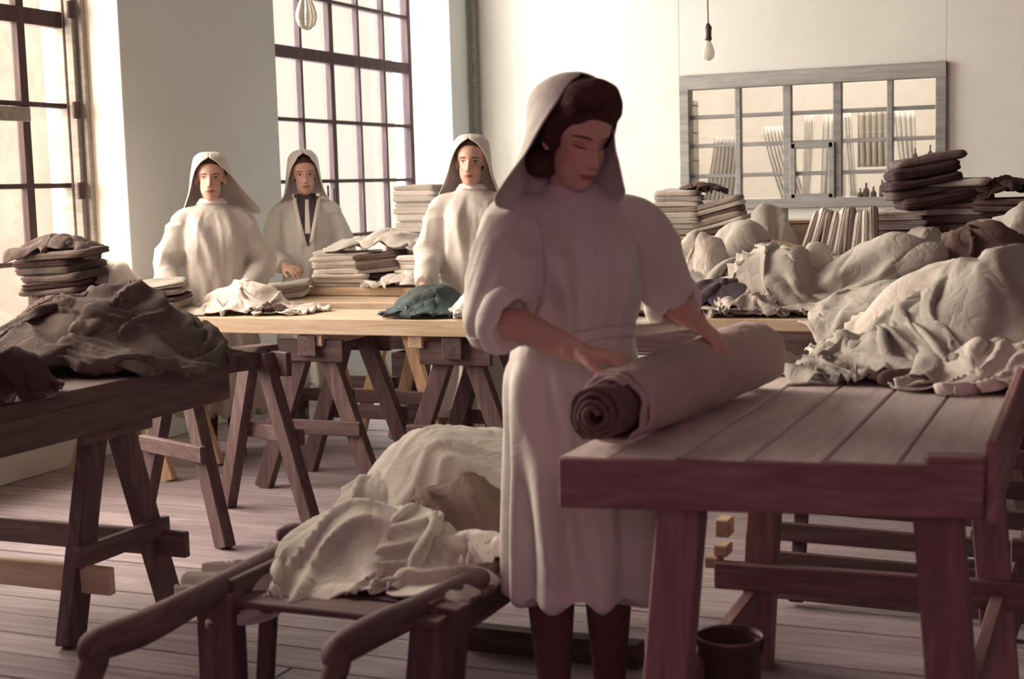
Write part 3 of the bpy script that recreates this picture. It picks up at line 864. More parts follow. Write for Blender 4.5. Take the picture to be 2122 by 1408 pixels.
def hand_parts(W, fwd, dorsal, side, curl=(.35, .45, .35), s=1.0, thumb=1):
    """W wrist; fwd towards the fingers; dorsal = back of the hand; thumb on +side*thumb"""
    f = nrm(fwd); d = np.asarray(dorsal, float); d = nrm(d - f * (d @ f)); l = np.cross(d, f) * thumb
    out = []
    rings = []
    thv = np.linspace(0, 2 * math.pi, 16, endpoint=False)
    for t, a, b, o in ((-.03, .025, .019, 0), (0, .026, .018, 0), (.03, .036, .016, .002), (.06, .041, .015, 0), (.085, .040, .0125, -.001), (.094, .034, .009, -.002)):
        c = W + s * (t * f + o * l)
        rings.append(c + s * (a * np.cos(thv)[:, None] * l + b * np.sin(thv)[:, None] * d))
    out.append(loft(rings))
    for k, (o, L) in enumerate(((.030, .068), (.0102, .078), (-.0102, .072), (-.029, .056))):
        a0 = W + s * (.078 * f + o * l)
        dirv = nrm(f + l * (o * 3.2)); p = a0; pts = [a0 - s * .012 * dirv, a0]; ang = 0
        for seg, fr in enumerate((.44, .31, .25)):
            ang += curl[seg] * (1 + .08 * k)
            v = math.cos(ang) * dirv - math.sin(ang) * d
            p = p + s * L * fr * v; pts.append(p)
        out.append(tube(pts, np.array([.0092, .0090, .0085, .0078, .0058]) * s, 10, 16, ref=l))
    b0 = W + s * (.018 * f + .024 * l)
    p1 = b0 + s * .036 * nrm(.75 * f + .62 * l - .35 * d); p2 = p1 + s * .030 * nrm(.95 * f + .25 * l - .40 * d); p3 = p2 + s * .022 * nrm(.95 * f + .0 * l - .55 * d)
    out.append(tube([b0 - s * .012 * f, b0, p1, p2, p3], np.array([.014, .0145, .0110, .0098, .0070]) * s, 10, 16, ref=d))
    return out

def ring(c, lat, fw, a, b, n=36, sq=.9):
    th = np.linspace(0, 2 * math.pi, n, endpoint=False)
    cx = np.sign(np.cos(th)) * np.abs(np.cos(th)) ** sq; cy = np.sign(np.sin(th)) * np.abs(np.sin(th)) ** sq
    return np.asarray(c) + a * cx[:, None] * lat + b * cy[:, None] * fw

def horseshoe(levels, arch, tilt, nA=49):
    """veil: rows of (z, rx, ry_back, cy, half angle) open at the face; returns grid V, F in head coordinates"""
    rows = []
    for (z, rx, ry, cyy, A) in levels:
        al = np.linspace(-A, A, nA)              # 0 = back of the head
        x = rx * np.sin(al); y = cyy + ry * np.cos(al)
        rows.append(np.stack([x, y, np.full(nA, z)], 1))
    V = np.vstack(rows)
    Fc = np.array([(i * nA + j, i * nA + j + 1, (i + 1) * nA + j + 1, (i + 1) * nA + j) for i in range(len(rows) - 1) for j in range(nA - 1)])
    V = V @ rotx(tilt).T
    return V, Fc

def smooth_levels(keys, n):
    keys = np.array(keys, float)
    return catmull(keys, n)

def person(label, pos, yaw, H, head_yaw, head_pitch, head_roll, joints, gown, veil, voxel=.005, gvox=.010, skin='skin', head_off=(0, 0, 0), gown_mat='gown',
           veil_mat='gown', hair_bump=None, seed=1, fold=.012, hair_line=.062, nape=None, legs_w=1.0, hands=((.35, .45, .35), (.35, .45, .35)), sleeve=None,
           skirt_n=11, head_scale=1.0, hair_slope=.55, bust=.028, dart=0.0):
    """joints: world positions of R/L shoulder, elbow, wrist and hand frames; local frame faces -y, +x is the person's left"""
    s = H / 1.60
    Rz = rotz(yaw); pos = np.array([pos[0], pos[1], 0.0])
    L2W = lambda p: pos + Rz @ (np.asarray(p, float) * s)
    lat, fw, upv = Rz @ np.array([1.0, 0, 0]), Rz @ np.array([0, 1.0, 0]), np.array([0, 0, 1.0])
    root = thing('person', label, 'person', pos)
    # --- body, one continuous skin
    hc = L2W((0, -.012, 1.487)) + np.asarray(head_off, float)
    HR = rotz(head_yaw) @ roty(head_roll) @ rotx(head_pitch)
    hs = s * head_scale
    toW = lambda v: hc + (np.asarray(v) * hs) @ HR.T
    parts = [(toW(v), f) for v, f in HEAD]
    nb = L2W((0, .012, 1.33)); nt2 = toW((0, .012, -.055))
    parts.append(tube([nb, (nb + nt2) / 2 + .004 * fw, nt2], [.060 * s, .049 * s, .050 * s], 18, 10, ref=fw))
    tor = [(.80, 0, .135, .10), (.90, .005, .150, .105), (1.0, 0, .120, .085), (1.10, -.005, .120, .085), (1.2, -.01, .138, .095), (1.27, 0, .140, .080), (1.31, .008, .100, .060), (1.345, .012, .055, .050)]
    parts.append(loft([ring(L2W((0, y, z)), lat, fw, a * s, b * s) for z, y, a, b in tor]))
    for sd, k in (('R', -1), ('L', 1)):
        S, E, W = (np.asarray(joints[sd][q], float) for q in ('shoulder', 'elbow', 'wrist'))
        parts.append(tube([L2W((k * .08, 0, 1.27)), S, S + (E - S) * .5, E, E + (W - E) * .35, W, W + .02 * nrm(joints[sd]['fwd'])],
                          np.array([.050, .052, .046, .038, .0385, .0265, .025]) * s, 16, 40, ref=(0.1, 0.2, 1)))
        parts += hand_parts(W, joints[sd]['fwd'], joints[sd]['dorsal'], None, hands[0 if sd == 'R' else 1], s * 1.0, joints[sd].get('thumb', 1))
        hx = k * .078 * legs_w
        parts.append(tube([L2W((hx, 0, .86)), L2W((hx, -.008, .66)), L2W((hx * .98, -.004, .46)), L2W((hx * .96, .016, .32)), L2W((hx * .93, .012, .10)), L2W((hx * .93, .008, .03))],
                          np.array([.088, .078, .056, .055, .036, .036]) * s, 18, 30, ref=fw))
    V, Fc = remesh(parts, voxel, 1)
    o = mk('body', V, Fc, skin, root)
    hl = ((V - hc) @ HR) / hs
    at_ = o.data.attributes.new('head', 'FLOAT_VECTOR', 'POINT'); at_.data.foreach_set('vector', hl.astype(np.float32).ravel())
    # --- stockings and shoes
    for k in (-1, 1):
        hx = k * .078 * legs_w
        v, f = tube([L2W((hx * .98, -.004, .50)), L2W((hx * .98, -.004, .44)), L2W((hx * .96, .016, .32)), L2W((hx * .93, .012, .10)), L2W((hx * .93, .008, .05))],
                    (np.array([.062, .060, .0595, .0405, .0405])) * s, 18, 24, ref=fw)
        mk('stocking', v, f, 'stocking', root)
        rg = []
        for (y, z, a, b) in ((.055, .035, .012, .018), (.045, .045, .034, .042), (.0, .05, .040, .05), (-.06, .04, .043, .038), (-.12, .03, .045, .029), (-.165, .022, .036, .021), (-.185, .018, .012, .010)):
            thv = np.linspace(0, 2 * math.pi, 16, endpoint=False)
            c = L2W((hx * .95, y, max(z, b + .002)))
            rg.append(c + s * (a * np.cos(thv)[:, None] * lat + b * np.sin(thv)[:, None] * upv))
        v, f = loft(rg); mk('shoe', v, f, 'shoe', root)
    # --- gown
    gp = [loft([ring(L2W((x, y, z)), lat, fw, a * s, b * s) for z, x, y, a, b in gown])]
    sl = dict(w0=.062, w1=.070, w2=.072, w3=.056, end=1.0)
    if sleeve: sl.update(sleeve)
    for sd, k in (('R', -1), ('L', 1)):
        q = sl.get(sd, sl)
        S, E, W = (np.asarray(joints[sd][g], float) for g in ('shoulder', 'elbow', 'wrist'))
        pts = [L2W((k * .07, 0, 1.285)), S, S + (E - S) * .5, E]; rr = [.060, q.get('w0', sl['w0']), q.get('w1', sl['w1']), q.get('w2', sl['w2'])]
        if q.get('end', sl['end']) > 0:
            pts.append(E + (W - E) * q.get('end', sl['end']) * .95); rr.append(q.get('w3', sl['w3']))
        gp.append(tube(pts, np.array(rr) * s, 22, 30, ref=fw))
    V, Fc = remesh(gp, gvox, 3)
    N = normals(V, Fc)
    P = (V - pos) @ Rz / s
    ang = np.arctan2(P[:, 0], -P[:, 1]); z = P[:, 2]
    # skirt folds hang straight, bodice folds are looser and run towards the waist, sleeves wrinkle across
    arm = np.zeros(len(V))
    for sd in 'RL':
        S, E = np.asarray(joints[sd]['shoulder'], float), np.asarray(joints[sd]['elbow'], float)
        t = np.clip(((V - S) @ (E - S)) / ((E - S) @ (E - S)), 0, 1.6)
        dd = np.linalg.norm(V - (S + t[:, None] * (E - S)), axis=1)
        arm = np.maximum(arm, np.clip(1 - dd / (.12 * s), 0, 1) * (t > .05))
    sk = np.clip((1.02 - z) / .25, 0, 1) * (1 - np.clip(arm * 3, 0, 1))
    wob = vnoise(np.stack([ang * 1.1, z * 1.3, np.full_like(z, seed)], 1), seed)
    fs = np.sin(ang * skirt_n + 2.6 * wob + 1.2 * np.sin(z * 3 + seed)) * (.35 + .65 * np.clip((1.0 - z) / .5, 0, 1))
    q = np.stack([ang * 2.6, z * 1.6 + .3 * ang, np.full_like(z, seed + 3.1)], 1)
    rid = 1 - np.abs(vnoise(q * 1.6, seed + 4)); rid2 = 1 - np.abs(vnoise(q * 3.1, seed + 6))
    bod = (rid ** 3 - .45) * 1.0 + (rid2 ** 3 - .4) * .5
    qs = V * np.array([9.0, 9.0, 7.0]) + seed
    slv = (1 - np.abs(vnoise(qs, seed + 8))) ** 3 - .45
    bd = np.clip((z - .95) / .1, 0, 1) * np.clip((1.34 - z) / .12, 0, 1)
    disp = fold * s * (sk * fs * 1.2 + bd * (1 - arm) * bod * .7 + np.clip(arm * 2, 0, 1) * slv * 1.1)
    disp += bust * s * np.exp(-((np.abs(P[:, 0]) - .075) / .065) ** 2 - ((z - 1.18) / .085) ** 2) * (P[:, 1] < 0) * (1 - arm)
    if dart:                                   # a long drag fold from the shoulder
        for (x0, z0, x1, z1, wd, am) in dart:
            a_ = np.array([x0, z0]); b_ = np.array([x1, z1]); pz = np.stack([P[:, 0], z], 1)
            t = np.clip(((pz - a_) @ (b_ - a_)) / ((b_ - a_) @ (b_ - a_)), 0, 1)
            dd = np.linalg.norm(pz - (a_ + t[:, None] * (b_ - a_)), axis=1)
            disp += am * s * np.exp(-(dd / wd) ** 2) * (P[:, 1] < .02) * np.sin(np.pi * np.clip(t, .02, .98)) ** .5
    V = V + N * disp[:, None]
    V = lap(V, Fc, .35)
    g = mk('gown', V, Fc, gown_mat, root)
    # --- headscarf
    v, f = veil
    Vw = toW(v) if not callable(v) else v(toW)
    o = mk('headscarf', Vw, f, veil_mat, root)
    md = o.modifiers.new('sub', 'SUBSURF'); md.levels = 1; md.render_levels = 1
    md = o.modifiers.new('t', 'SOLIDIFY'); md.thickness = .004; md.offset = 1
    # --- hair
    hv = HEAD[0][0].copy()
    x, y, zz = hv.T
    # above the hairline, behind the temples
    line = hair_line - hair_slope * np.clip(y + .055, -.03, .2) * 1.0
    m = np.clip((zz - line) / .016, 0, 1) * (np.clip((y + .098) / .02, 0, 1))
    m = np.maximum(m, np.clip((y - .0) / .03, 0, 1) * np.clip((zz + .10) / .03, 0, 1))
    r = np.linalg.norm(hv, axis=1)[:, None]; dirh = hv / r
    hn = vnoise(hv * 55 + seed, seed + 11)
    th = -.010 + .022 * m + .0035 * hn * m
    if hair_bump is not None:
        for (bx, by, bz, rr, hh) in hair_bump:
            th += hh * np.exp(-(((hv - np.array([bx, by, bz])) / rr) ** 2).sum(1))
    hv = hv + dirh * th[:, None]
    o = mk('hair', toW(hv), HEAD[0][1], 'hair', root)
    if nape:
        for (c, ra) in nape:
            t2 = np.linspace(.05, math.pi - .05, 12)[:, None]; p2 = np.linspace(0, 2 * math.pi, 18, endpoint=False)[None, :]
            E = np.stack([ra[0] * np.sin(t2) * np.cos(p2), ra[1] * np.sin(t2) * np.sin(p2), ra[2] * np.cos(t2) + 0 * p2], -1)
            E = E * (1 + .10 * vnoise(E * 60 + 3, seed + 2))[..., None]
            v, f = loft(list(E + np.array(c))); mk('hair_roll', toW(v), f, 'hair', root)
    return root, dict(gown=g, L2W=L2W, toW=toW, lat=lat, fw=fw, s=s, gownV=V, gownF=Fc, P=P, Rz=Rz, pos=pos)
# ------------------------------------------------------------------ trestles and tables
def trestle(label, M, d, length, h, spread=.24, leg=.075, z_st=.27, group='trestles under the tables', rails=(), gusset=True, mats=('dark_wood', 'dark_wood_x', 'dark_wood_y')):
    """M: floor point midway between the feet of one end; d: direction of the beam away from it"""
    M = np.array([M[0], M[1], 0.0]); d = nrm([d[0], d[1], 0]); p = np.array([-d[1], d[0], 0])
    root = thing('trestle', label, 'trestle', M + d * length / 2, group)
    A, Bq = M + d * .05, M + d * (length - .05)
    up = np.array([0, 0, 1.0])
    along_x = abs(d[0]) > .7
    bm_, pm_ = (mats[1], mats[2]) if along_x else (mats[2], mats[1])
    beam('beam', M - d * .03 + up * (h - .05), M + d * (length + .03) + up * (h - .05), .095, .095, bm_, root)
    for c in (A, Bq):
        for s in (-1, 1):
            beam('leg', c + p * s * .045 + up * (h - .04), c + p * s * spread + d * (-.02 if c is A else .02), leg, leg * .62, mats[0], root, up=d)
        k = (h - z_st) / h
        wst = .045 + (spread - .045) * k + .05
        sgn = -1 if c is A else 1
        beam('stretcher', c + p * -wst + up * z_st + d * sgn * .045, c + p * wst + up * z_st + d * sgn * .045, .03, .065, pm_, root)
        if gusset:
            beam('gusset', c + p * -.17 + up * (h - .075) + d * sgn * .04, c + p * .17 + up * (h - .075) + d * sgn * .04, .028, .10, pm_, root)
    for (s, z, ext, m) in rails:
        k = (h - z) / h; o = .045 + (spread - .045) * k
        beam('rail', M + p * s * o - d * .10 + up * z, M + d * (length + ext) + p * s * o + up * z, .03, .085, m, root)
    return root

def plank_top(label, x0, x1, y0, y1, z, t, n, axis, mat, edge_mat=None, jag=0.0, battens=(), name='table_top', group=None, rng=None):
    rng = np.random.default_rng(int(abs(x0 * 1000)) + 5)
    root = thing(name, label, 'table', ((x0 + x1) / 2, (y0 + y1) / 2, z - t), group)
    for k in range(n):
        j0, j1 = rng.uniform(-jag, jag, 2)
        if axis == 'x':
            w = (y1 - y0) / n
            box_at('plank', ((x0 + j0 + x1 + j1) / 2, y0 + (k + .5) * w, z - t / 2 - rng.uniform(0, .003)), (x1 - x0 + j1 - j0, w - .005, t), mat, root)
        else:
            w = (x1 - x0) / n
            box_at('plank', (x0 + (k + .5) * w, (y0 + j0 + y1 + j1) / 2, z - t / 2 - rng.uniform(0, .003)), (w - .005, y1 - y0 + j1 - j0, t), mat, root)
    for (c, s, m) in battens: box_at('batten', c, s, m, root)
    return root

ZT_ = .80
# T0, left foreground, planks along the depth of the hall
T0 = plank_top('dark table at the left front with a long worn edge, piled with dark laundry', -3.85, -2.84, 1.9, 4.19, ZT_, .05, 5, 'y', 'dark_wood_y',
               battens=(((-3.35, 4.13, .715), (.98, .05, .07), 'dark_wood_x'), ((-2.875, 3.05, .70), (.05, 2.2, .10), 'dark_wood_y')))
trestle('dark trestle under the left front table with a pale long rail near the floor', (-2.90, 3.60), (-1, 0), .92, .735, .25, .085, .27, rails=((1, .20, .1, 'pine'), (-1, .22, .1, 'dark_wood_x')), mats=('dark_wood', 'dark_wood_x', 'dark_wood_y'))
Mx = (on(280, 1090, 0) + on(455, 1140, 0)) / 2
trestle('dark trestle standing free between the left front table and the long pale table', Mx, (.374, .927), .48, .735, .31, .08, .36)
# T1, long pale table across the hall
T1 = plank_top('long pale pine table across the hall in front of the veiled women', -4.86, -2.30, 5.46, 5.92, ZT_, .072, 2, 'x', 'pine', jag=.0,
               battens=(((-2.80, 5.70, .70), (.07, .44, .055), 'pine_y'), ((-3.30, 5.70, .70), (.07, .44, .055), 'pine_y')))
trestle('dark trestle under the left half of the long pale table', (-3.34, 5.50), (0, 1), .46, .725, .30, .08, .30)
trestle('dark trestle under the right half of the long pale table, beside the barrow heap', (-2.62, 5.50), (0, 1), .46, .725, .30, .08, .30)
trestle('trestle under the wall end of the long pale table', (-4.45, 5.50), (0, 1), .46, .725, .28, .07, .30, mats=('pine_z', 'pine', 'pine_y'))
# T2, table behind it
T2 = plank_top('pale table behind the long pale table, carrying the big linen stack', -4.20, -3.24, 6.27, 7.02, ZT_, .055, 4, 'x', 'pine')
rp = box_at('raised_board', (-3.68, 6.82, .824), (.86, .36, .045), 'pine', None)
tag(setloc(rp, (-3.68, 6.82, .802)), 'thick pale board laid on the rear table under the white linen stack', 'board')
trestle('pale edged trestle under the rear linen table, its left one', (-3.86, 6.40), (0, 1), .50, .742, .26, .065, .30, mats=('pine_z', 'dark_wood_x', 'dark_wood_y'))
trestle('pale edged trestle under the rear linen table, its right one', (-3.40, 6.40), (0, 1), .50, .742, .26, .065, .30, mats=('pine_z', 'dark_wood_x', 'dark_wood_y'))
# T5 and T6, tables of the great heap at the back right
T5 = plank_top('brown table under the great laundry heap at the back right', -1.98, .9, 5.68, 6.62, ZT_, .05, 5, 'x', 'pine', battens=(((-.5, 5.705, .70), (2.9, .04, .10), 'dark_wood_x'),))
T6 = plank_top('rear table against the back of the great laundry heap', -2.35, 1.2, 6.66, 7.55, ZT_, .05, 4, 'x', 'dark_wood_x')
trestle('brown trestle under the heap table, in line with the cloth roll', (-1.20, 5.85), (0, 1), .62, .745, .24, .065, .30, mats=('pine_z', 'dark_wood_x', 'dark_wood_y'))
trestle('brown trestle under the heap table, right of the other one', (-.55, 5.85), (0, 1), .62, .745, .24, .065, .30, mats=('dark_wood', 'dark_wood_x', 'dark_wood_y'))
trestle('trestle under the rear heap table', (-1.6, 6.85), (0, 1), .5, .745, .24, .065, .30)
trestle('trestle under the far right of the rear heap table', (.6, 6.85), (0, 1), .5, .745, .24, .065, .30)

# T4, front right table: a frame of its own
T4 = thing('work_table', 'rough plank table at the right front on which the cloth roll lies', 'table', (-.66, 3.4, 0))
rng4 = np.random.default_rng(4)
xs4 = [-1.075, -.965, -.825, -.685, -.537, -.392, -.235]
for k in range(6):
    a, b = xs4[k], xs4[k + 1]
    y0 = 2.735 + (a + b + 2.15) / 2 * .165 + rng4.uniform(-.008, .008)
    box_at('plank', ((a + b) / 2, (y0 + 4.06) / 2, ZT_ - .0175 - rng4.uniform(0, .003)), (b - a - .004, 4.06 - y0, .035), 'grey_plank', T4)
def p4(x, y, z): return np.array([x, y, z])
beam('apron', p4(-1.070, 2.742, .746), p4(-.235, 2.879, .746), .042, .104, 'worn_wood_x', T4)
beam('apron', p4(-1.03, 3.92, .715), p4(-.27, 3.92, .715), .045, .095, 'worn_wood_x', T4)
beam('apron', p4(-.255, 2.93, .72), p4(-.255, 4.02, .72), .04, .09, 'worn_wood_y', T4)
beam('apron', p4(-1.045, 2.86, .72), p4(-1.045, 4.02, .72), .04, .09, 'worn_wood_y', T4)
beam('side_board', p4(-.222, 2.92, .755), p4(-.222, 4.05, .785), .022, .17, 'worn_wood_y', T4)
beam('clamp_block', p4(-.345, 2.885, .775), p4(-.235, 2.905, .775), .06, .075, 'worn_wood_x', T4)
for (p0, p1, w) in (((-.845, 2.905, .74), (-.905, 2.86, 0), .095), ((-.335, 2.985, .74), (-.270, 2.93, 0), .095),
                    ((-.865, 3.80, .74), (-.92, 3.86, 0), .085), ((-.315, 3.82, .74), (-.262, 3.88, 0), .085)):
    beam('leg', p0, p1, w, w * .8, 'worn_wood_z', T4, up=(0, 1, 0))
beam('stretcher', p4(-1.02, 3.79, .27), p4(-.16, 3.82, .27), .035, .075, 'worn_wood_x', T4)
beam('stretcher', p4(-.90, 2.90, .20), p4(-.92, 3.86, .20), .035, .065, 'worn_wood_y', T4)
beam('stretcher', p4(-.275, 2.96, .24), p4(-.27, 3.86, .24), .035, .065, 'worn_wood_y', T4)
for k, (x, z) in enumerate(((-1.00, .40), (-1.005, .335), (-1.03, .30))):
    box_at('peg', (x, 3.82, z), (.042, .06, .05 if k == 0 else .032), 'pine_y', T4)
T4b = plank_top('table at the right under the heap of grey sheets, joined to the front table', -.70, 1.1, 4.10, 5.15, ZT_, .04, 7, 'y', 'pine_y')
trestle('trestle under the right hand sheet table', (-.05, 4.25), (0, 1), .7, .755, .24, .07, .28)

# duckboard seen under the front table
rk = thing('slatted_rack', 'slatted wooden rack leaning under the right front table', 'rack', (-.35, 4.5, 0))
for k in range(6):
    z = .035 + k * .088; y = 4.42 + k * .03
    beam('slat', p4(-1.0, y, z + .02), p4(.35, y, z), .02, .06, 'dark_wood_x', rk)
for x in (-.93, .30):
    beam('bearer', p4(x, 4.44, .01), p4(x, 4.62, .54), .045, .03, 'dark_wood', rk)
for k in range(5):
    z = .035 + k * .088; y = 4.42 + k * .03
    box_at('spacer', (-.42 + k * .022, y + .015, z + .045), (.05, .02, .036), 'dark_wood', rk)

# tin pail
pl = at(1512, 1316, 3.42)
pail = thing('pail', 'small dark tin pail with a wire handle beside the front table leg', 'pail', (pl[0], pl[1], 0))
hh = pl[2]
V, Fc = lathe([(.001, .0), (.062, .0), (.066, .01), (.078, hh - .012), (.083, hh - .008), (.083, hh), (.077, hh), (.064, .015), (.001, .012)], 28)
mk('bucket', V + np.array([pl[0], pl[1], 0]), Fc, 'tin', pail)
a = np.linspace(0, math.pi, 12)
V, Fc = tube(np.stack([pl[0] + .080 * np.cos(a), pl[1] + 0 * a, hh - .015 + .032 * np.sin(a)], 1), [.0035] * 12, 8, 30, ref=(0, 1, 0)); mk('handle', V, Fc, 'tin', pail)
for s in (-1, 1): box_at('lug', (pl[0] + s * .083, pl[1], hh - .02), (.008, .018, .03), 'tin', pail)

# ------------------------------------------------------------------ hand barrow
bar = thing('hand_barrow', 'wooden hand barrow with curved handles carrying a heap of linen', 'barrow', (-1.75, 3.3, 0))
def pole(P, rad, asp=1.15):
    V, Fc = tube(P, rad, 16, 48, ref=(0, 0, 1), aspect=asp); return mk('pole', V, Fc, 'dark_wood_y', bar)
L0, L1, L2_, L3, L4 = on(640, 1120, .40), on(430, 1232, .40), at(300, 1300, 3.28), at(200, 1338, 3.16), at(178, 1420, 3.13)
pole([L0 + np.array([0, .80, 0]), L0, L1, L2_, L3, (L3 + L4) / 2 + np.array([.01, .0, .012]), L4], [.025, .025, .030, .036, .034, .031, .029])
R0, R1, R2, R3, R4 = on(1085, 1150, .39), on(880, 1258, .38), at(770, 1310, 3.20), at(700, 1352, 3.08), at(682, 1430, 3.05)
pole([R0 + np.array([0, .70, 0]), R0, R1, R2, R3, (R3 + R4) / 2 + np.array([0.01, 0, .014]), R4], [.025, .029, .031, .034, .032, .029, .028])
xl, xr = L0[0], R0[0]
for k in range(11):
    y = 2.90 + k * .125
    box_at('slat', ((xl + xr) / 2 + .01, y, .366), (xr - xl + .02, .105, .018), 'dark_wood_x', bar)
beam('side_rail', (xl + .065, 2.86, .395), (xl + .065, 4.12, .395), .024, .055, 'dark_wood_y', bar)
beam('side_rail', (xr - .035, 2.90, .335), (xr - .035, 4.10, .335), .028, .13, 'dark_wood_y', bar)
for (x, y, w, lean) in ((xl + .035, 2.86, .10, .03), (xr - .02, 2.95, .12, -.06)):
    beam('leg', (x, y, .39), (x + lean * .6, y - .03, 0), w, w * .7, 'dark_wood', bar, up=(0, 1, 0))
    beam('leg', (x + .01, 4.05, .37), (x + .01, 4.08, 0), .07, .05, 'dark_wood', bar, up=(0, 1, 0))
beam('brace', (xl + .15, 2.90, .36), (xl + .085, 2.94, 0), .040, .032, 'dark_wood', bar, up=(0, 1, 0))
V, Fc = tube([on(575, 1110, .45), on(605, 1106, .45), on(635, 1104, .45)], [.016, .028, .024], 14, 12); mk('peg_head', V, Fc, 'dark_wood_y', bar)
fp0, fp1 = on(945, 1346, 0), on(1290, 1346, 0)
fpb = beam('floor_timber', (fp0[0], fp0[1] + .03, .036), (fp1[0] + .1, fp0[1] + .03, .036), .06, .07, 'dark_wood_x')
tag(setloc(fpb, ((fp0[0] + fp1[0]) / 2, fp0[1] + .03, 0)), 'dark squared timber lying on the floor behind the front woman', 'timber')

# ------------------------------------------------------------------ cloth heaps
# barrow
BZ = .376
brect = (xl - .03, xr + .03, 2.84, 4.15)
bc = np.array([(xl + xr) / 2, 3.50])
BG = 'laundry on the hand barrow'
def bcloth(label, dx, dy, *a, **kw):
    cloth(label, bc + np.array([dx, dy]), *a, cat='laundry', group=BG, near=True, **kw)
bcloth('grey white sheet heaped highest on the hand barrow, arched over the load', .05, .20, (1.35, 1.15), (.55, .58), .25, BZ, [(.0, .02, .33, .34, .255), (-.18, -.09, .16, .18, .07)], 'heap_linen', amp=.04, rect=brect, edge=-.06, slack=(1.05, 1.7), stiff=.3, wr=.35, sm=10, seed=77)
bcloth('dark brown crumpled cloth bulging from under the top sheet on the hand barrow', .13, -.11, (.84, .67), (.55, .55), .8, BZ, [(.0, .05, .18, .18, .19)], 'brown_cloth', rect=brect, edge=-.04)
bcloth('pale crumpled cloth on the left of the barrow heap, next to its rail', -.20, -.02, (.85, .75), (.5, .5), -.4, BZ, [(.05, .05, .15, .20, .165)], 'heap_linen', rect=brect, edge=-.05)
bcloth('pale ragged cloth spread over the near end of the hand barrow', -.05, -.30, (1.1, .82), (.62, .58), .25, BZ, [(.05, .07, .25, .16, .125), (-.1, 0, .13, .13, .055)], 'heap_linen', rect=(xl + .03, xr - .02, 2.93, 4.2), edge=-.07)
bcloth('small white cloth end tucked at the right side of the barrow heap', .23, -.24, (.42, .36), (.5, .5), 1.1, BZ, [(0, 0, .1, .1, .075)], 'white_linen', rect=brect, edge=-.04)

# left front table: dark heap
d0 = on(222, 752, ZT_)[:2] + np.array([-.05, .02])
r0 = (-3.85, -2.85, 1.9, 4.19)
cloth('dark laundry heap base spread wide over the left front table', d0 + np.array([.0, -.02]), (1.2, 1.15), (.62, .60), .3, ZT_, [(.0, .0, .33, .30, .18)], 'dark_cloth', cat='laundry', group='dark laundry on the left front table', near=True, amp=.06, rect=r0, edge=-.03, slack=(1.8, 1.25), stiff=.2, wr=1.3)
cloth('dark greenish garment crumpled on the crown of the dark heap', d0 + np.array([.05, .06]), (.95, .9), (.55, .55), 1.1, ZT_, [(.0, .0, .26, .25, .235)], 'dark_cloth', cat='laundry', group='dark laundry on the left front table', near=True, amp=.06, rect=r0, edge=-.03, slack=(1.8, 1.25), stiff=.2, wr=1.3)
cloth('long dark cloth sliding down the left flank of the dark heap', d0 + np.array([-.22, -.10]), (.9, .6), (.6, .5), .9, ZT_, [(.12, .08, .22, .20, .20)], 'brown_cloth', cat='laundry', group='dark laundry on the left front table', near=True)
cloth('small dark rag at the right foot of the dark heap by the table edge', d0 + np.array([.16, -.14]), (.55, .5), (.5, .5), .2, ZT_, [(-.05, .05, .14, .14, .10)], 'dark_cloth', cat='laundry', group='dark laundry on the left front table', near=True, rect=r0, edge=-.03)
q = at(8, 765, 4.1)
cloth('black rounded bundle at the very left edge on the front table', q[:2], (.5, .5), (.5, .5), .5, ZT_, [(0, 0, .10, .10, .13)], 'black_cloth', cat='laundry', near=True)

# long pale table
q = on(500, 652, ZT_)[:2]
cloth('light crumpled garment on the pale table before the leftmost woman', (q[0] - .02, 5.70), (.85, .62), (.62, .58), .15, ZT_, [(-.03, .02, .19, .12, .13)], 'cream_linen', cat='laundry', rect=(-4.86, -2.3, 5.44, 5.92), amp=.05)
cloth('small dark sleeve end poking from the light garment on the pale table', (q[0] + .18, 5.60), (.34, .2), (.6, .5), .1, ZT_, [(0, 0, .08, .05, .03)], 'brown_cloth', cat='laundry')
q = on(885, 655, ZT_)[:2]
cloth('dark and teal crumpled cloth on the pale table beside the front woman', (q[0] + .02, 5.66), (.62, .5), (.62, .62), .25, ZT_, [(0, 0, .15, .12, .12)], 'teal_cloth', cat='laundry', amp=.05, slack=(1.5, 1.35), stiff=.15)
cloth('white rag end between the teal cloth and the front woman', (q[0] + .26, 5.62), (.4, .35), (.5, .5), .8, ZT_, [(0, 0, .09, .09, .09)], 'white_linen', cat='laundry')
cloth('large white heap of linen at the wall end of the pale table', (-4.66, 5.74), (.85, .5), (.6, .6), .1, ZT_, [(-.02, 0, .24, .15, .235)], 'white_linen', cat='laundry', amp=.05)
for k in range(4):
    V, Fc = folded_mesh(.42 - .03 * k, .3, .035, 3, 70 + k, .02)
    V = V @ (rotz(.3 + .1 * k) @ roty(-.10)).T + np.array([-4.28 + .015 * k, 5.56, ZT_ + .012 + .036 * k])
    tag(setloc(mk('folded_sheet', V, Fc, ('drab_linen', 'brown_cloth', 'drab_linen', 'grey_linen')[k]), (-4.28, 5.56, ZT_ + .036 * k)),
        'flat grey garment stacked behind the dark heap, %s' % ('lowest of four', 'second lowest', 'second from the top', 'topmost of four')[k], 'laundry', 'grey garments behind the dark heap')
stack((-4.72, 5.54, ZT_ + .003), 9, .34, .30, .036, ['dark_cloth', 'black_cloth', 'dark_cloth'], 'dark garment in the tall bundle by the left window', 'dark folded bundle by the left window', .3, jit=.035, jr=.35, tilt=(.05, -.06), seed=3, name='folded_garment', cat='laundry')
cloth('dark coat thrown over the top of the tall folded bundle by the left window', (-4.74, 5.52), (.5, .42), (.62, .6), .4, ZT_ + .30, [(0, 0, .15, .12, .06)], 'dark_cloth', cat='laundry', edge=-.1, rect=(-4.92, -4.56, 5.36, 5.7))
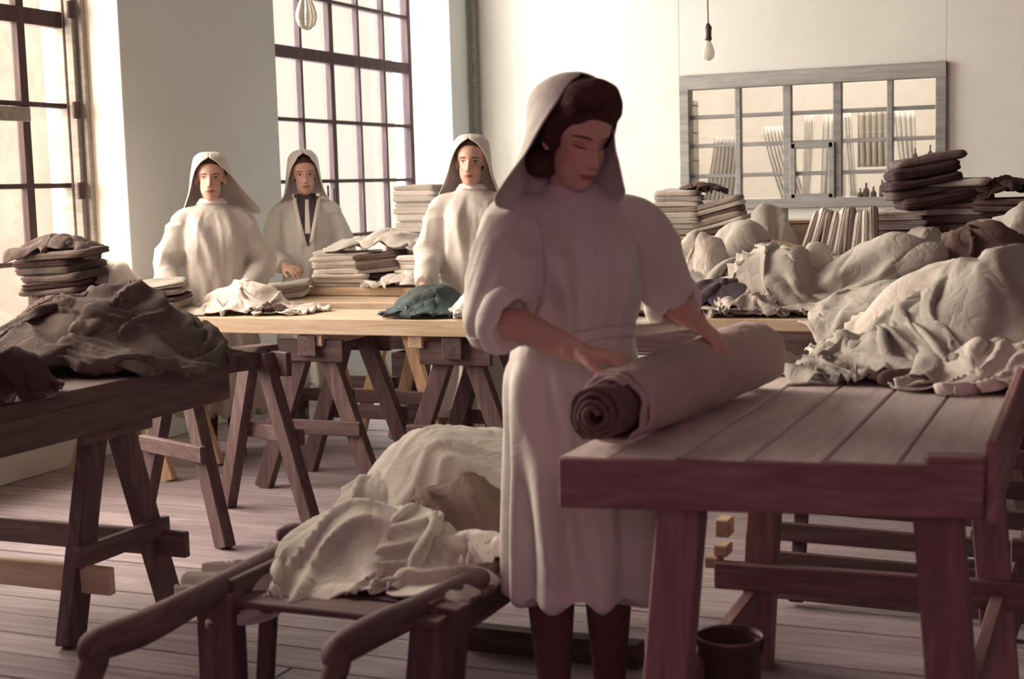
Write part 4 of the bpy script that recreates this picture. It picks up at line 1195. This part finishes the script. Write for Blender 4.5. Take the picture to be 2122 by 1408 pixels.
for k, (px, py, ry) in enumerate(((172, 620, 0), (128, 625, 1.0), (205, 622, .5))):
    c = on(px, 646, ZT_); a = np.linspace(0, 2 * math.pi, 40, endpoint=False)
    rings = []
    for (w_, r_) in ((-.022, .050), (-.022, .056), (.022, .058), (.022, .052)):
        P_ = np.stack([r_ * np.cos(a) * (1 + .08 * np.sin(3 * a + k)), np.full(40, w_), r_ * np.sin(a) * .9], 1)
        rings.append(P_ @ rotz(ry).T + np.array([c[0], c[1] + .02, ZT_ + .055]))
    V = np.vstack(rings); n = 40
    Fc = [(i * n + j, i * n + (j + 1) % n, ((i + 1) % 4) * n + (j + 1) % n, ((i + 1) % 4) * n + j) for i in range(4) for j in range(n)]
    tag(setloc(mk('strap_coil', V, Fc, 'drab_linen'), (c[0], c[1], ZT_)), ('drab webbing strap rolled into a ring beside the dark bundle, the middle one', 'drab webbing strap rolled into a ring touching the dark bundle', 'drab webbing strap rolled into a ring nearest the dark heap')[k], 'strap', 'rolled straps on the pale table')

# rear table: linen stacks
zt = .8475
q = on(668, 600, .845)[:2]
zs = stack((q[0], 6.80, zt), 8, .34, .30, .024, ['white_linen', 'cream_linen', 'white_linen'], 'white sheet in the left stack, rear table', 'white linen stack on the rear table', .15, jit=.015, seed=11)
cloth('loose white garment thrown across the top of the rear linen stacks', (q[0] + .26, 6.80), (.78, .42), (.72, .6), .05, zt + .165, [(-.16, 0, .18, .16, .06), (.06, 0, .16, .14, .10)], 'white_linen', cat='laundry', edge=-.03, rect=(q[0] - .18, q[0] + .52, 6.65, 6.95))
stack((q[0] + .47, 6.82, zt), 7, .26, .26, .026, ['white_linen', 'cream_linen'], 'white sheet in the right stack, rear table', 'white linen stack on the rear table, right one', -.1, jit=.015, seed=12)
stack((q[0] + .235, 6.78, zt + .075), 4, .27, .22, .03, ['drab_linen', 'brown_cloth'], 'brownish folded piece between the rear linen stacks', 'brownish linen between the rear stacks', .1, tilt=(0, -.08), jit=.01, seed=13)
stack((q[0] + .235, 6.80, zt), 2, .16, .2, .035, ['brown_cloth', 'black_cloth'], 'dark rag under the brownish pieces, rear table', 'dark rags between the rear stacks', .1, jit=.01, seed=14)
cloth('rolled white bundle lying in front of the right rear linen stack', (on(772, 606, .845)[0], 6.66), (.46, .3), (.72, .55), .05, zt, [(0, 0, .12, .06, .06)], 'white_linen', cat='laundry')
q2 = on(578, 600, .82)
stack((-4.08, 6.52, ZT_ + .004), 3, .24, .22, .028, ['cream_linen', 'drab_linen'], 'small folded cloth, left end of the rear table', 'small cloths on the rear table', .4, tilt=(.06, -.10), seed=15)
# dark crate with a tall stack, before the middle window
q3 = ony(866, 545, 7.35)
cr = thing('crate', 'dark wooden crate behind the rear table with a tall white stack on it', 'crate', (q3[0] + .03, 7.42, 0))
for z in (.10, .32, .54, .76, .98):
    box_at('board', (q3[0] + .03, 7.27, z), (.36, .02, .20), 'dark_wood_x', cr); box_at('board', (q3[0] + .03, 7.57, z), (.36, .02, .20), 'dark_wood_x', cr)
    for s in (-1, 1): box_at('board', (q3[0] + .03 + s * .17, 7.42, z), (.02, .28, .20), 'dark_wood_y', cr)
box_at('lid', (q3[0] + .03, 7.42, 1.095), (.38, .34, .022), 'dark_wood_x', cr)
stack((q3[0] + .02, 7.40, 1.108), 8, .27, .26, .036, ['white_linen', 'cream_linen', 'white_linen'], 'white sheet in the tall stack on the dark crate', 'tall white stack on the dark crate', .05, jit=.010, seed=16)

# ---------------- great heap, back right
HG = 'laundry in the great heap at the back right'
def heap(label, px, py, Y, size, sq, rot, bumps, mat, z0=ZT_, **kw):
    c = ony(px, py, Y); kw.setdefault('stiff', .16); kw.setdefault('wr', 1.5)
    cloth(label, (c[0], Y), size, sq, rot, z0, bumps, mat, cat='laundry', group=HG, **kw)
r5 = (-1.98, 1.1, 5.60, 7.5)
heap('wide grey sheet spread at the bottom of the great heap along the table front', 1700, 640, 6.15, (2.4, 1.1), (.9, .8), 0, [(-.6, .15, .35, .35, .13), (.1, .2, .45, .35, .17), (.75, .15, .4, .35, .18)], 'grey_linen', rect=r5, edge=-.10, amp=.06, slack=(1.5, 1.1))
heap('bright white crumpled garment standing up at the left of the great heap', 1452, 560, 6.30, (.70, .6), (.5, .5), .5, [(0, 0, .13, .13, .27), (.05, -.1, .1, .1, .08)], 'cream_linen', amp=.08, slack=(1.6, 1.35), wr=1.8)
heap('white cloth lying flat at the left foot of the great heap', 1428, 590, 6.02, (.55, .4), (.65, .6), .2, [(0, 0, .17, .12, .10)], 'cream_linen', slack=(1.8, 1.1))
heap('pale humped bundle with a dark side in the middle left of the great heap', 1545, 520, 6.55, (.75, .65), (.50, .5), .2, [(0, 0, .16, .15, .36)], 'heap_linen', amp=.08, slack=(1.35, 1.6), wr=1.8)
heap('dark cloth pressed between the humped bundle and the brown board', 1590, 545, 6.45, (.5, .4), (.5, .5), .2, [(0, 0, .11, .10, .27)], 'brown_cloth', amp=.06)
heap('tall pale bundle like a cap behind the humped bundle of the great heap', 1600, 480, 6.90, (.7, .6), (.5, .5), .9, [(0, 0, .13, .12, .44)], 'heap_linen', amp=.08, slack=(1.6, 1.35), wr=1.8)
heap('striped pale drape with deep folds hanging toward the front of the great heap', 1620, 610, 5.98, (.85, .75), (.66, .5), .15, [(-.05, .08, .26, .2, .25)], 'heap_linen', rect=r5, edge=-.16, amp=.08, slack=(1.9, 1.15), wr=1.6)
heap('long rolled grey sheet lying across the middle of the great heap', 1840, 590, 6.10, (1.15, .6), (.70, .55), .45, [(-.12, -.05, .26, .14, .17), (.15, .05, .26, .16, .22)], 'grey_linen', amp=.06, slack=(1.05, 1.9))
heap('near black cloth at the left front of the great heap, beside the front woman', 1500, 615, 5.90, (.65, .4), (.65, .55), -.1, [(0, 0, .2, .12, .12)], 'navy_cloth')
heap('small striped pale rag on the table front below the near black cloth', 1540, 660, 5.78, (.46, .3), (.7, .55), .1, [(0, 0, .14, .09, .06)], 'heap_linen', slack=(1.7, 1.2))
heap('crumpled cream garment at the right of the upright rolls in the great heap', 1900, 545, 6.45, (.95, .65), (.55, .5), .4, [(0, 0, .24, .18, .24)], 'drab_linen', amp=.08, slack=(1.8, 1.1))
heap('white crest of cloth in front of the dark stacks of the great heap', 1915, 520, 6.65, (.6, .45), (.55, .5), .7, [(0, 0, .17, .12, .31)], 'heap_linen', amp=.08, slack=(1.1, 1.8))
heap('brown sagging garment at the right of the great heap', 2040, 560, 6.25, (.9, .65), (.55, .5), .1, [(0, 0, .24, .18, .34)], 'brown_cloth', amp=.06)
heap('round pale bundle at the right edge of the great heap', 2112, 520, 6.5, (.5, .5), (.5, .5), .1, [(0, 0, .15, .14, .42)], 'heap_linen')
heap('pale knotted rag end between the brown board and the rolled sheet', 1690, 565, 6.20, (.34, .34), (.5, .5), .1, [(0, 0, .08, .08, .27)], 'cream_linen', edge=-.1, slack=(1.1, 1.8))
heap('drab cloth filling the hollow below the upright rolls of the great heap', 1745, 545, 6.48, (.8, .5), (.6, .6), .2, [(0, 0, .26, .15, .19)], 'drab_linen', amp=.06)
heap('grey sheet corner hanging down from the great heap before the right sheet table', 1830, 660, 5.72, (.8, .6), (.62, .6), -.3, [(.05, .1, .24, .18, .14)], 'grey_linen', rect=(-1.9, 1.1, 5.60, 7.5), edge=-.28, slack=(1.5, 1.1))
c = ony(1650, 535, 6.42); bd = box_at('card_board', (c[0], 6.42, c[2]), (.30, .012, .17), 'card', None, R=rotz(.2) @ rotx(-.9) @ roty(.35))
tag(setloc(bd, (c[0], 6.42, c[2] - .08)), 'brown board leaning in the middle of the great heap', 'board')
# crates carrying the rear stacks
for k, (px, lab) in enumerate(((1470, 'low wooden crate under the two leaning folded stacks'), (1660, 'low wooden crate behind the upright rolls, its tan side showing'), (1900, 'low wooden crate under the dark garments'), (2120, 'low wooden crate under the striped stack at the right'))):
    c = ony(px, 480, 7.15)
    t = thing('crate', lab, 'crate', (c[0], 7.15, ZT_))
    hgt = .27 if k != 1 else .34
    for j in range(3):
        z = ZT_ + (j + .5) * hgt / 3
        for s in (-1, 1):
            box_at('board', (c[0], 7.15 + s * .16, z), (.58, .016, hgt / 3 - .006), 'pine', t)
            box_at('board', (c[0] + s * .29, 7.15, z), (.016, .30, hgt / 3 - .006), 'pine_y', t)
    box_at('lid', (c[0], 7.15, ZT_ + hgt + .008), (.60, .34, .016), 'pine', t)
zc = ZT_ + .29
def xat(px, Y=7.1): return ony(px, 470, Y)[0]
stack((xat(1410), 7.08, zc), 8, .235, .24, .030, ['drab_linen', 'cream_linen', 'grey_linen', 'cream_linen'], 'cloth in the straight stack left in the great heap', 'straight folded stack of the great heap', .1, jit=.010, seed=21)
stack((xat(1500), 7.12, zc + .01), 6, .26, .24, .030, ['brown_cloth', 'cream_linen', 'drab_linen'], 'cloth in the leaning stack of the great heap', 'leaning folded stack of the great heap', .1, tilt=(0, -.25), jit=.010, seed=22)
cloth('brown rag thrown over the two folded stacks at the left of the great heap', (xat(1455), 7.12), (.34, .24), (.6, .6), .2, zc + .20, [(0, 0, .1, .08, .03)], 'brown_cloth', cat='laundry', edge=-.02)
for k in range(9):
    px = 1678 + k * 16.5; c = ony(px, 480, 6.72)
    V, Fc = folded_mesh(.25, .22, .040, 2, 300 + k, .012)
    V = (V - np.array([0, 0, .02])) @ (rotz(.12) @ roty(-math.pi / 2 + .30 - .035 * k + .05 * math.sin(k * 2.3))).T
    o = mk('rolled_linen', V + np.array([c[0], 6.72, 1.09 + .01 * math.sin(k * 1.7)]), Fc, ('cream_linen', 'white_linen', 'drab_linen')[k % 3])
    tag(setloc(o, (c[0], 6.72, .98)), 'folded linen standing on edge in the great heap, %s from the left' % ('first', 'second', 'third', 'fourth', 'fifth', 'sixth', 'seventh', 'eighth', 'ninth')[k], 'linen', 'upright linen in the great heap')
stack((xat(1868), 7.0, zc - .01), 5, .25, .24, .026, ['cream_linen', 'white_linen'], 'pale folded cloth under the black garments', 'pale stack under the dark garments', .1, seed=23)
stack((xat(1925, 7.05), 7.05, zc + .125), 5, .34, .28, .048, ['black_cloth', 'dark_cloth', 'black_cloth'], 'black folded garment topping the great heap', 'black garments on top of the great heap', .35, tilt=(0, -.16), jit=.03, seed=24, name='folded_garment', cat='laundry')
stack((xat(1975), 7.1, zc), 7, .36, .28, .034, ['dark_cloth', 'brown_cloth', 'grey_linen', 'brown_cloth'], 'brownish garment in the stack beside the black garments', 'brownish stack of the great heap', .0, jit=.012, seed=25, name='folded_garment', cat='laundry')
stack((xat(2100), 7.1, zc - .0), 5, .34, .28, .032, ['brown_cloth', 'cream_linen', 'black_cloth', 'brown_cloth'], 'cloth in the banded stack at the right edge', 'banded stack at the right', .0, jit=.012, seed=26)
cloth('black crumpled garment lying on the banded stack at the right edge', (xat(2095), 7.08), (.5, .4), (.55, .55), .4, zc + .15, [(0, 0, .13, .12, .08)], 'black_cloth', cat='laundry', edge=-.04, rect=(xat(2095) - .18, xat(2095) + .2, 6.92, 7.26))

# ---------------- grey sheets at the right front
RG = 'grey sheets on the right hand table'
def rheap(label, px, py, Y, size, sq, rot, bumps, mat, **kw):
    c = ony(px, py, Y)
    cloth(label, (c[0], Y), size, sq, rot, ZT_, bumps, mat, cat='laundry', group=RG, near=True, **kw)
rheap('broad grey sheet forming the body of the right front heap', 2050, 760, 4.25, (1.25, 1.0), (.68, .6), .2, [(.05, .08, .38, .30, .24)], 'grey_linen', amp=.06, slack=(1.8, 1.05), wr=1.5)
rheap('pale grey sheet with long smooth folds on top of the right front heap', 2085, 720, 4.28, (1.1, .9), (.66, .6), 1.1, [(.03, .05, .32, .28, .30)], 'grey_linen', amp=.05, slack=(1.05, 1.8), wr=1.7)
rheap('crumpled pale ridge at the back of the right front heap', 1945, 680, 4.50, (.9, .55), (.55, .55), .3, [(0, 0, .26, .16, .28)], 'cream_linen', amp=.06, slack=(1.8, 1.1))
rheap('tapering tail of grey cloth at the left foot of the right front heap', 1858, 780, 4.10, (.72, .6), (.6, .55), -.6, [(.08, .06, .2, .15, .15)], 'grey_linen', slack=(1.05, 1.8))
rheap('gathered cloth with close pleats at the lower right of the right front heap', 2085, 790, 3.95, (.85, .4), (.5, .7), .1, [(.0, .05, .22, .14, .09)], 'cream_linen', amp=.05, slack=(2.0, 1.05))
rheap('grey bulging sheet at the right edge of the right front heap', 2150, 690, 4.45, (.9, .8), (.55, .55), .1, [(0, 0, .24, .22, .33)], 'drab_linen', amp=.05)
c0, c1 = on(1845, 803, ZT_), on(2135, 800, ZT_)
V, Fc = tube([c0 + np.array([-.015, 0, .022]), c0 + np.array([0, .0, .024]), (c0 + c1) / 2 + np.array([0, .01, .026]), c1 + np.array([0, .02, .024])], [.010, .022, .026, .024], 20, 60)
V = V + .006 * np.stack([vnoise(V * 18, 3), vnoise(V * 18, 4), vnoise(V * 18, 5)], 1); V[:, 2] = np.maximum(V[:, 2], ZT_ + .002)
tag(setloc(mk('rolled_cloth', V, Fc, 'brown_cloth'), c0), 'dark rolled cloth along the near foot of the right front heap', 'laundry')
c = on(1682, 782, ZT_)
cloth('flat dark rag at the far edge of the front table beyond the cloth roll', c[:2], (.22, .10), (.75, .6), -.2, ZT_, [(0, 0, .07, .03, .012)], 'brown_cloth', cat='laundry', amp=.015)

# ------------------------------------------------------------------ the cloth roll on the front table
A = on(1300, 936, ZT_) + np.array([-.050, .02, .080]); Bp = on(1618, 806, ZT_) + np.array([-.072, 0, .092])
ax = nrm(Bp - A); sd = nrm(np.cross(ax, (0, 0, 1))); uu = np.cross(sd, ax); Lr = np.linalg.norm(Bp - A)
rroot = thing('cloth_roll', 'thick roll of drab cloth the front woman is rolling up on the table', 'cloth roll', (A + Bp) / 2 - np.array([0, 0, .1]))
def spiral(name, r0, r1, turns, a0, out0, out1, mat, thick=.006, lump=.006, seed=1):
    n = int(turns * 44); m = 44; V = []
    t = np.linspace(0, 1, n)
    for k in range(m):
        s = k / (m - 1)
        r = (r0 + (r1 - r0) * t) * (1 + .10 * s)
        ang = a0 + t * turns * 2 * math.pi
        start = out0 + (out1 - out0) * t
        y = start + (Lr - start) * s
        flat = 1 - .06 * np.maximum(0, -np.sin(ang))
        Pk = A + (r * np.cos(ang))[:, None] * sd + (r * flat * np.sin(ang))[:, None] * uu + y[:, None] * ax
        nz = vnoise(np.stack([np.cos(ang) * 2 + seed, np.sin(ang) * 2 + t * 3, s * 7 + 0 * t], 1), seed) + .5 * vnoise(np.stack([np.cos(ang) * 4 + seed, np.sin(ang) * 4, s * 16 + 0 * t], 1), seed + 1)
        Pk = Pk + (lump * nz * (r / r1))[:, None] * (np.cos(ang)[:, None] * sd + np.sin(ang)[:, None] * uu)
        V.append(Pk)
    V = np.vstack(V); Fc = [(i * n + j, i * n + j + 1, (i + 1) * n + j + 1, (i + 1) * n + j) for i in range(m - 1) for j in range(n - 1)]
    o = mk(name, V, Fc, mat, rroot); md = o.modifiers.new('t', 'SOLIDIFY'); md.thickness = thick; return o
spiral('inner_roll', .010, .056, 3.6, .4, -.075, -.05, 'brown_cloth', .011, seed=3)  # brown for the inner turns: their shade is put into the colour
spiral('outer_wrap', .063, .080, 2.2, 1.0, .0, .05, 'roll_cloth', .007, seed=5)

run_cloths()
# ------------------------------------------------------------------ the four women
def frame(pos, yaw, H):
    s = H / 1.6; R = rotz(yaw); p0 = np.array([pos[0], pos[1], 0.0])
    return lambda p: p0 + R @ (np.asarray(p, float) * s), lambda v: R @ np.asarray(v, float)
LOOSE = [(.235, 0, .0, .235, .19), (.55, 0, 0, .210, .17), (.85, 0, 0, .178, .145), (1.0, 0, 0, .160, .132), (1.13, 0, 0, .158, .132), (1.23, 0, 0, .158, .115),
         (1.30, 0, .003, .140, .092), (1.335, 0, .008, .098, .076), (1.360, 0, .010, .067, .065), (1.385, 0, .008, .060, .060)]
def veil_std(lv=None, flareL=0.0, flareR=0.0, tilt=0.0, drop=0.0, scale=1.0, boxy=0.0):
    keys = lv or [(.134, .008, .008, .012, 3.14159), (.130, .05, .060, .012, 3.14159), (.108, .079, .094, .012, 3.14159), (.086, .087, .105, .012, 2.72), (.05, .093, .114, .012, 2.34),
                  (0, .097, .118, .016, 2.12), (-.06, .103, .118, .022, 2.02), (-.12, .118, .120, .030, 1.98), (-.18 - drop, .140, .126, .036, 1.95)]
    L = smooth_levels(keys, 30); L[:, 4] = np.minimum(L[:, 4], math.pi)
    V, Fc = horseshoe(L, None, 0)
    u = np.tile(np.linspace(-1, 1, 49), len(L))
    z = V[:, 2]
    low = np.clip((.06 - z) / .18, 0, 1.2)
    eR = np.clip((-u - .35) / .65, 0, 1) ** 1.2; eL = np.clip((u - .35) / .65, 0, 1) ** 1.2
    V[:, 0] += low * (flareL * eL - flareR * eR); V[:, 1] += low * (flareL * eL + flareR * eR) * .35
    if boxy: V[:, 2] = np.where(z > .08, z + boxy * np.exp(-((V[:, 0]) / .08) ** 4), z)
    N = .0045 * (vnoise(np.stack([u * 5, z * 6, 0 * z + 3], 1), 5) + .6 * np.sin(u * 16 + z * 9) * low)
    V[:, 0] += N * np.sign(V[:, 0]); V[:, 1] += N
    if tilt: V = V @ rotx(tilt).T
    return V * scale, Fc

# woman 1, left, behind the pale table
q = at(438, 400, 7.34); pos, yaw, H = q[:2], .60, 1.555
T, D = frame(pos, yaw, H)
J = {'R': dict(shoulder=T((-.155, .0, 1.262)), elbow=T((-.255, -.02, 1.02)), wrist=T((-.215, -.20, .865)), fwd=D((.25, -.85, -.45)), dorsal=D((-.1, -.4, 1)), thumb=-1),
     'L': dict(shoulder=T((.155, .0, 1.262)), elbow=T((.255, .0, 1.03)), wrist=T((.15, -.20, .875)), fwd=D((-.35, -.85, -.35)), dorsal=D((.1, -.4, 1)), thumb=1)}
r1_, i1 = person('woman in a loose white gown and winged white headscarf standing by the grey pier', pos, yaw, H, .55, .02, .02, J, LOOSE, veil_std(flareL=.105, flareR=.015, drop=.01), voxel=.0055, gvox=.011, seed=3, fold=.020,
       dart=[(-.10, 1.30, .02, 1.02, .030, .020), (.06, 1.28, .10, .98, .03, .012)], bust=.022)

# woman 2, behind the linen stacks, open coat over a dark blouse
q = at(632, 394, 8.35); pos, yaw, H = q[:2], .50, 1.57
T, D = frame(pos, yaw, H)
J = {'R': dict(shoulder=T((-.150, .0, 1.262)), elbow=T((-.215, -.02, 1.02)), wrist=T((-.12, -.19, .95)), fwd=D((.55, -.8, -.1)), dorsal=D((-.2, -.3, 1)), thumb=-1),
     'L': dict(shoulder=T((.150, .0, 1.262)), elbow=T((.215, .0, 1.02)), wrist=T((.13, -.18, .93)), fwd=D((-.55, -.8, -.1)), dorsal=D((.2, -.3, 1)), thumb=1)}
G2 = [(z, x, y, a * .88, b * .92) for z, x, y, a, b in LOOSE]
r2_, i2 = person('woman in an open grey coat over a dark blouse behind the white linen stacks', pos, yaw, H, .62, .03, -.04, J, G2, veil_std(flareL=.0, flareR=.02, boxy=.012, tilt=-.12, drop=-.03), voxel=.0055, gvox=.011, seed=5, fold=.018, gown_mat='gown_grey',
           hair_line=.058)
from mathutils.bvhtree import BVHTree
def patch(info, root, name, rows, off, mat, radial=False):
    """a piece of clothing lying on the gown: a grid of (x, z) shot from the front, or (angle, z) from all round, onto the gown"""
    bv = BVHTree.FromPolygons([tuple(v) for v in info['gownV']], [tuple(int(i) for i in f) for f in info['gownF']])
    rows = np.array(rows, float); m, n = rows.shape[:2]; V = []
    for x, z in rows.reshape(-1, 2):
        o_, d_ = ((np.array([x, -.6, z]), np.array([0, 1.0, 0])) if not radial else (np.array([.6 * math.sin(x), -.6 * math.cos(x), z]), np.array([-math.sin(x), math.cos(x), 0])))
        o_ = info['L2W'](o_); d_ = info['Rz'] @ d_
        h = bv.ray_cast(Vector(o_), Vector(d_), 1.0)
        V.append(np.array(h[0]) - d_ * off if h[0] is not None else o_ + d_ * .5)
    Fc = [(i * n + j, i * n + j + 1, (i + 1) * n + j + 1, (i + 1) * n + j) for i in range(m - 1) for j in range(n - 1)]
    o = mk(name, np.array(V), Fc, mat, root)
    md = o.modifiers.new('t', 'SOLIDIFY'); md.thickness = .004; md.offset = 0; return o
zs_ = np.linspace(1.06, 1.375, 26); wv = lambda z: .074 * np.clip((z - 1.06) / .27, 0, 1) ** .9
patch(i2, r2_, 'blouse', [[(.01 + u * wv(z), z) for u in np.linspace(-1, 1, 13)] for z in zs_], .004, 'navy_cloth')
for s_ in (-1, 1):
    patch(i2, i2['gown'], 'lapel', [[(.01 + s_ * (wv(z) * .80 + u), z) for u in np.linspace(0, .022, 4)] for z in zs_[2:]], .008, 'white_linen')
patch(i2, r2_, 'neck_tie', [[(.012 + u * (.010 + .006 * (1.36 - z) / .2), z) for u in np.linspace(-1, 1, 5)] for z in np.linspace(1.14, 1.34, 14)], .009, 'white_linen')

# woman 3, half hidden by the front woman
q = at(978, 385, 7.12); pos, yaw, H = q[:2], .40, 1.60
T, D = frame(pos, yaw, H)
J = {'R': dict(shoulder=T((-.155, .0, 1.262)), elbow=T((-.225, -.03, 1.03)), wrist=T((-.24, -.24, .885)), fwd=D((-.15, -.9, -.35)), dorsal=D((-.1, -.4, 1)), thumb=-1),
     'L': dict(shoulder=T((.155, .0, 1.262)), elbow=T((.225, .02, 1.02)), wrist=T((.16, -.18, .88)), fwd=D((-.3, -.85, -.3)), dorsal=D((.1, -.4, 1)), thumb=1)}
r3_, i3 = person('woman in a white gown behind the pale table, partly hidden by the front woman', pos, yaw, H, .28, .02, .03, J, LOOSE, veil_std(flareL=.015, flareR=.03, tilt=-.10), voxel=.0055, gvox=.011, seed=9, fold=.020, hair_line=.070,
       dart=[(-.09, 1.28, -.02, 1.0, .03, .014)])

for i_ in (i1, i3):
    patch(i_, i_['gown'], 'collar', [[(a_, z) for a_ in np.linspace(-math.pi, math.pi, 49)] for z in (1.352, 1.360, 1.372, 1.380)], .004, 'white_linen', radial=True)

# front woman
q = at(1190, 600, 3.50); pos, yaw, H = q[:2], .60, 1.60
T, D = frame(pos, yaw, H)
hw = at(1197, 282, 3.36); hoff = hw - T((0, -.012, 1.487))
ra = A + ax * .10; rb = A + ax * .56
WR = ra - .115 * sd * (1 if sd[0] > 0 else -1) + np.array([-.01, .02, .110])
sx_ = sd * (1 if sd[0] > 0 else -1)            # across the roll, towards the right
WL = rb - .02 * sx_ + np.array([0, .0, .135])
J = {'R': dict(shoulder=at(1062, 465, 3.44), elbow=at(1030, 655, 3.34), wrist=WR, fwd=nrm(sx_ * .9 + ax * .15 + np.array([0, 0, -.12])), dorsal=np.array([-.1, -.1, 1.0]), thumb=-1),
     'L': dict(shoulder=at(1322, 470, 3.50), elbow=at(1392, 625, 3.60), wrist=WL, fwd=nrm(sx_ * .75 - ax * .12 + np.array([0, 0, -.55])), dorsal=nrm(sx_ * .6 + np.array([0, 0, .8])), thumb=1)}
FG = [(.345, .02, .01, .205, .175), (.6, .01, .0, .190, .160), (.80, 0, 0, .172, .140), (.93, 0, 0, .155, .125), (1.01, 0, 0, .145, .118), (1.06, 0, -.004, .158, .130), (1.16, 0, -.01, .160, .130), (1.25, 0, -.004, .158, .112),
      (1.30, 0, .0, .138, .092), (1.335, 0, .002, .098, .078), (1.355, 0, .0, .072, .068), (1.372, 0, -.002, .066, .063)]
vk = [(.150, .008, .008, .020, 3.14159), (.146, .045, .050, .020, 3.14159), (.128, .074, .085, .020, 3.1), (.10, .088, .104, .016, 2.60), (.055, .097, .118, .012, 2.20),
      (0, .108, .128, .012, 1.98), (-.05, .122, .134, .014, 1.92), (-.08, .138, .138, .018, 1.92), (-.11, .155, .142, .026, 1.92), (-.145, .172, .145, .032, 1.92)]
fr, fi = person('woman in a short sleeved white gown rolling up cloth at the right front table', pos, yaw, H, .93, .40, .05, J, FG, veil_std(vk, flareL=-.085, flareR=.065, tilt=-.74), voxel=.0045, gvox=.008, skin='skin_down', head_off=hoff, seed=14,
       fold=.015, hair_slope=1.7, hair_line=.052, hair_bump=[(.015, -.06, .115, .042, .034), (.045, -.05, .095, .035, .018), (-.03, -.03, .115, .05, .022), (.055, -.07, .06, .02, .010), (-.055, -.05, .07, .03, .014), (-.072, .0, -.015, .04, .016), (.072, .0, -.015, .04, .016)],
       nape=[((-.050, .050, -.085), (.045, .05, .038)), ((.050, .050, -.085), (.045, .05, .038))], hands=((.30, .40, .35), (.42, .45, .35)),
       sleeve=dict(w0=.074, w1=.088, w2=.080, w3=.070, end=.14, R=dict(end=.16), L=dict(w0=.070, w1=.076, w2=.068, w3=.060, end=.10)), skirt_n=9, bust=.030,
       dart=[(-.13, 1.30, -.03, 1.06, .022, .028), (-.055, 1.22, -.045, .99, .014, .028), (-.15, .95, -.10, .45, .028, .042), (-.07, .9, -.03, .45, .020, .034), (-.115, 1.2, -.10, 1.0, .012, .022), (.02, .9, .05, .4, .022, .024)])
for sdn, (k0, w_) in (('R', (.10, .070)), ('L', (.05, .060))):
    E, W = J[sdn]['elbow'], J[sdn]['wrist']; dd = nrm(W - E); c = E + dd * k0 * np.linalg.norm(W - E)
    s1 = nrm(np.cross(dd, (0, 0, 1))); s2 = np.cross(s1, dd)
    rings = []
    for a_ in np.linspace(0, 2 * math.pi, 14, endpoint=False):
        rr = w_ + .018 * math.cos(a_); o_ = .030 * math.sin(a_)
        th_ = np.linspace(0, 2 * math.pi, 40, endpoint=False)
        Pk = c + dd * o_ + rr * (np.cos(th_)[:, None] * s1 + np.sin(th_)[:, None] * s2)
        rings.append(Pk + .006 * vnoise(Pk * 30, 4)[:, None] * dd)
    V = np.vstack(rings); n = 40; m = 14
    mk('rolled_cuff', V, [(i * n + j, i * n + (j + 1) % n, ((i + 1) % m) * n + (j + 1) % n, ((i + 1) % m) * n + j) for i in range(m) for j in range(n)], 'gown', fi['gown'])
patch(fi, fi['gown'], 'waist_band', [[(a_, z + .006 * math.sin(3 * a_)) for a_ in np.linspace(-math.pi, math.pi, 73)] for z in (.992, 1.0, 1.012, 1.02)], .004, 'gown', radial=True)
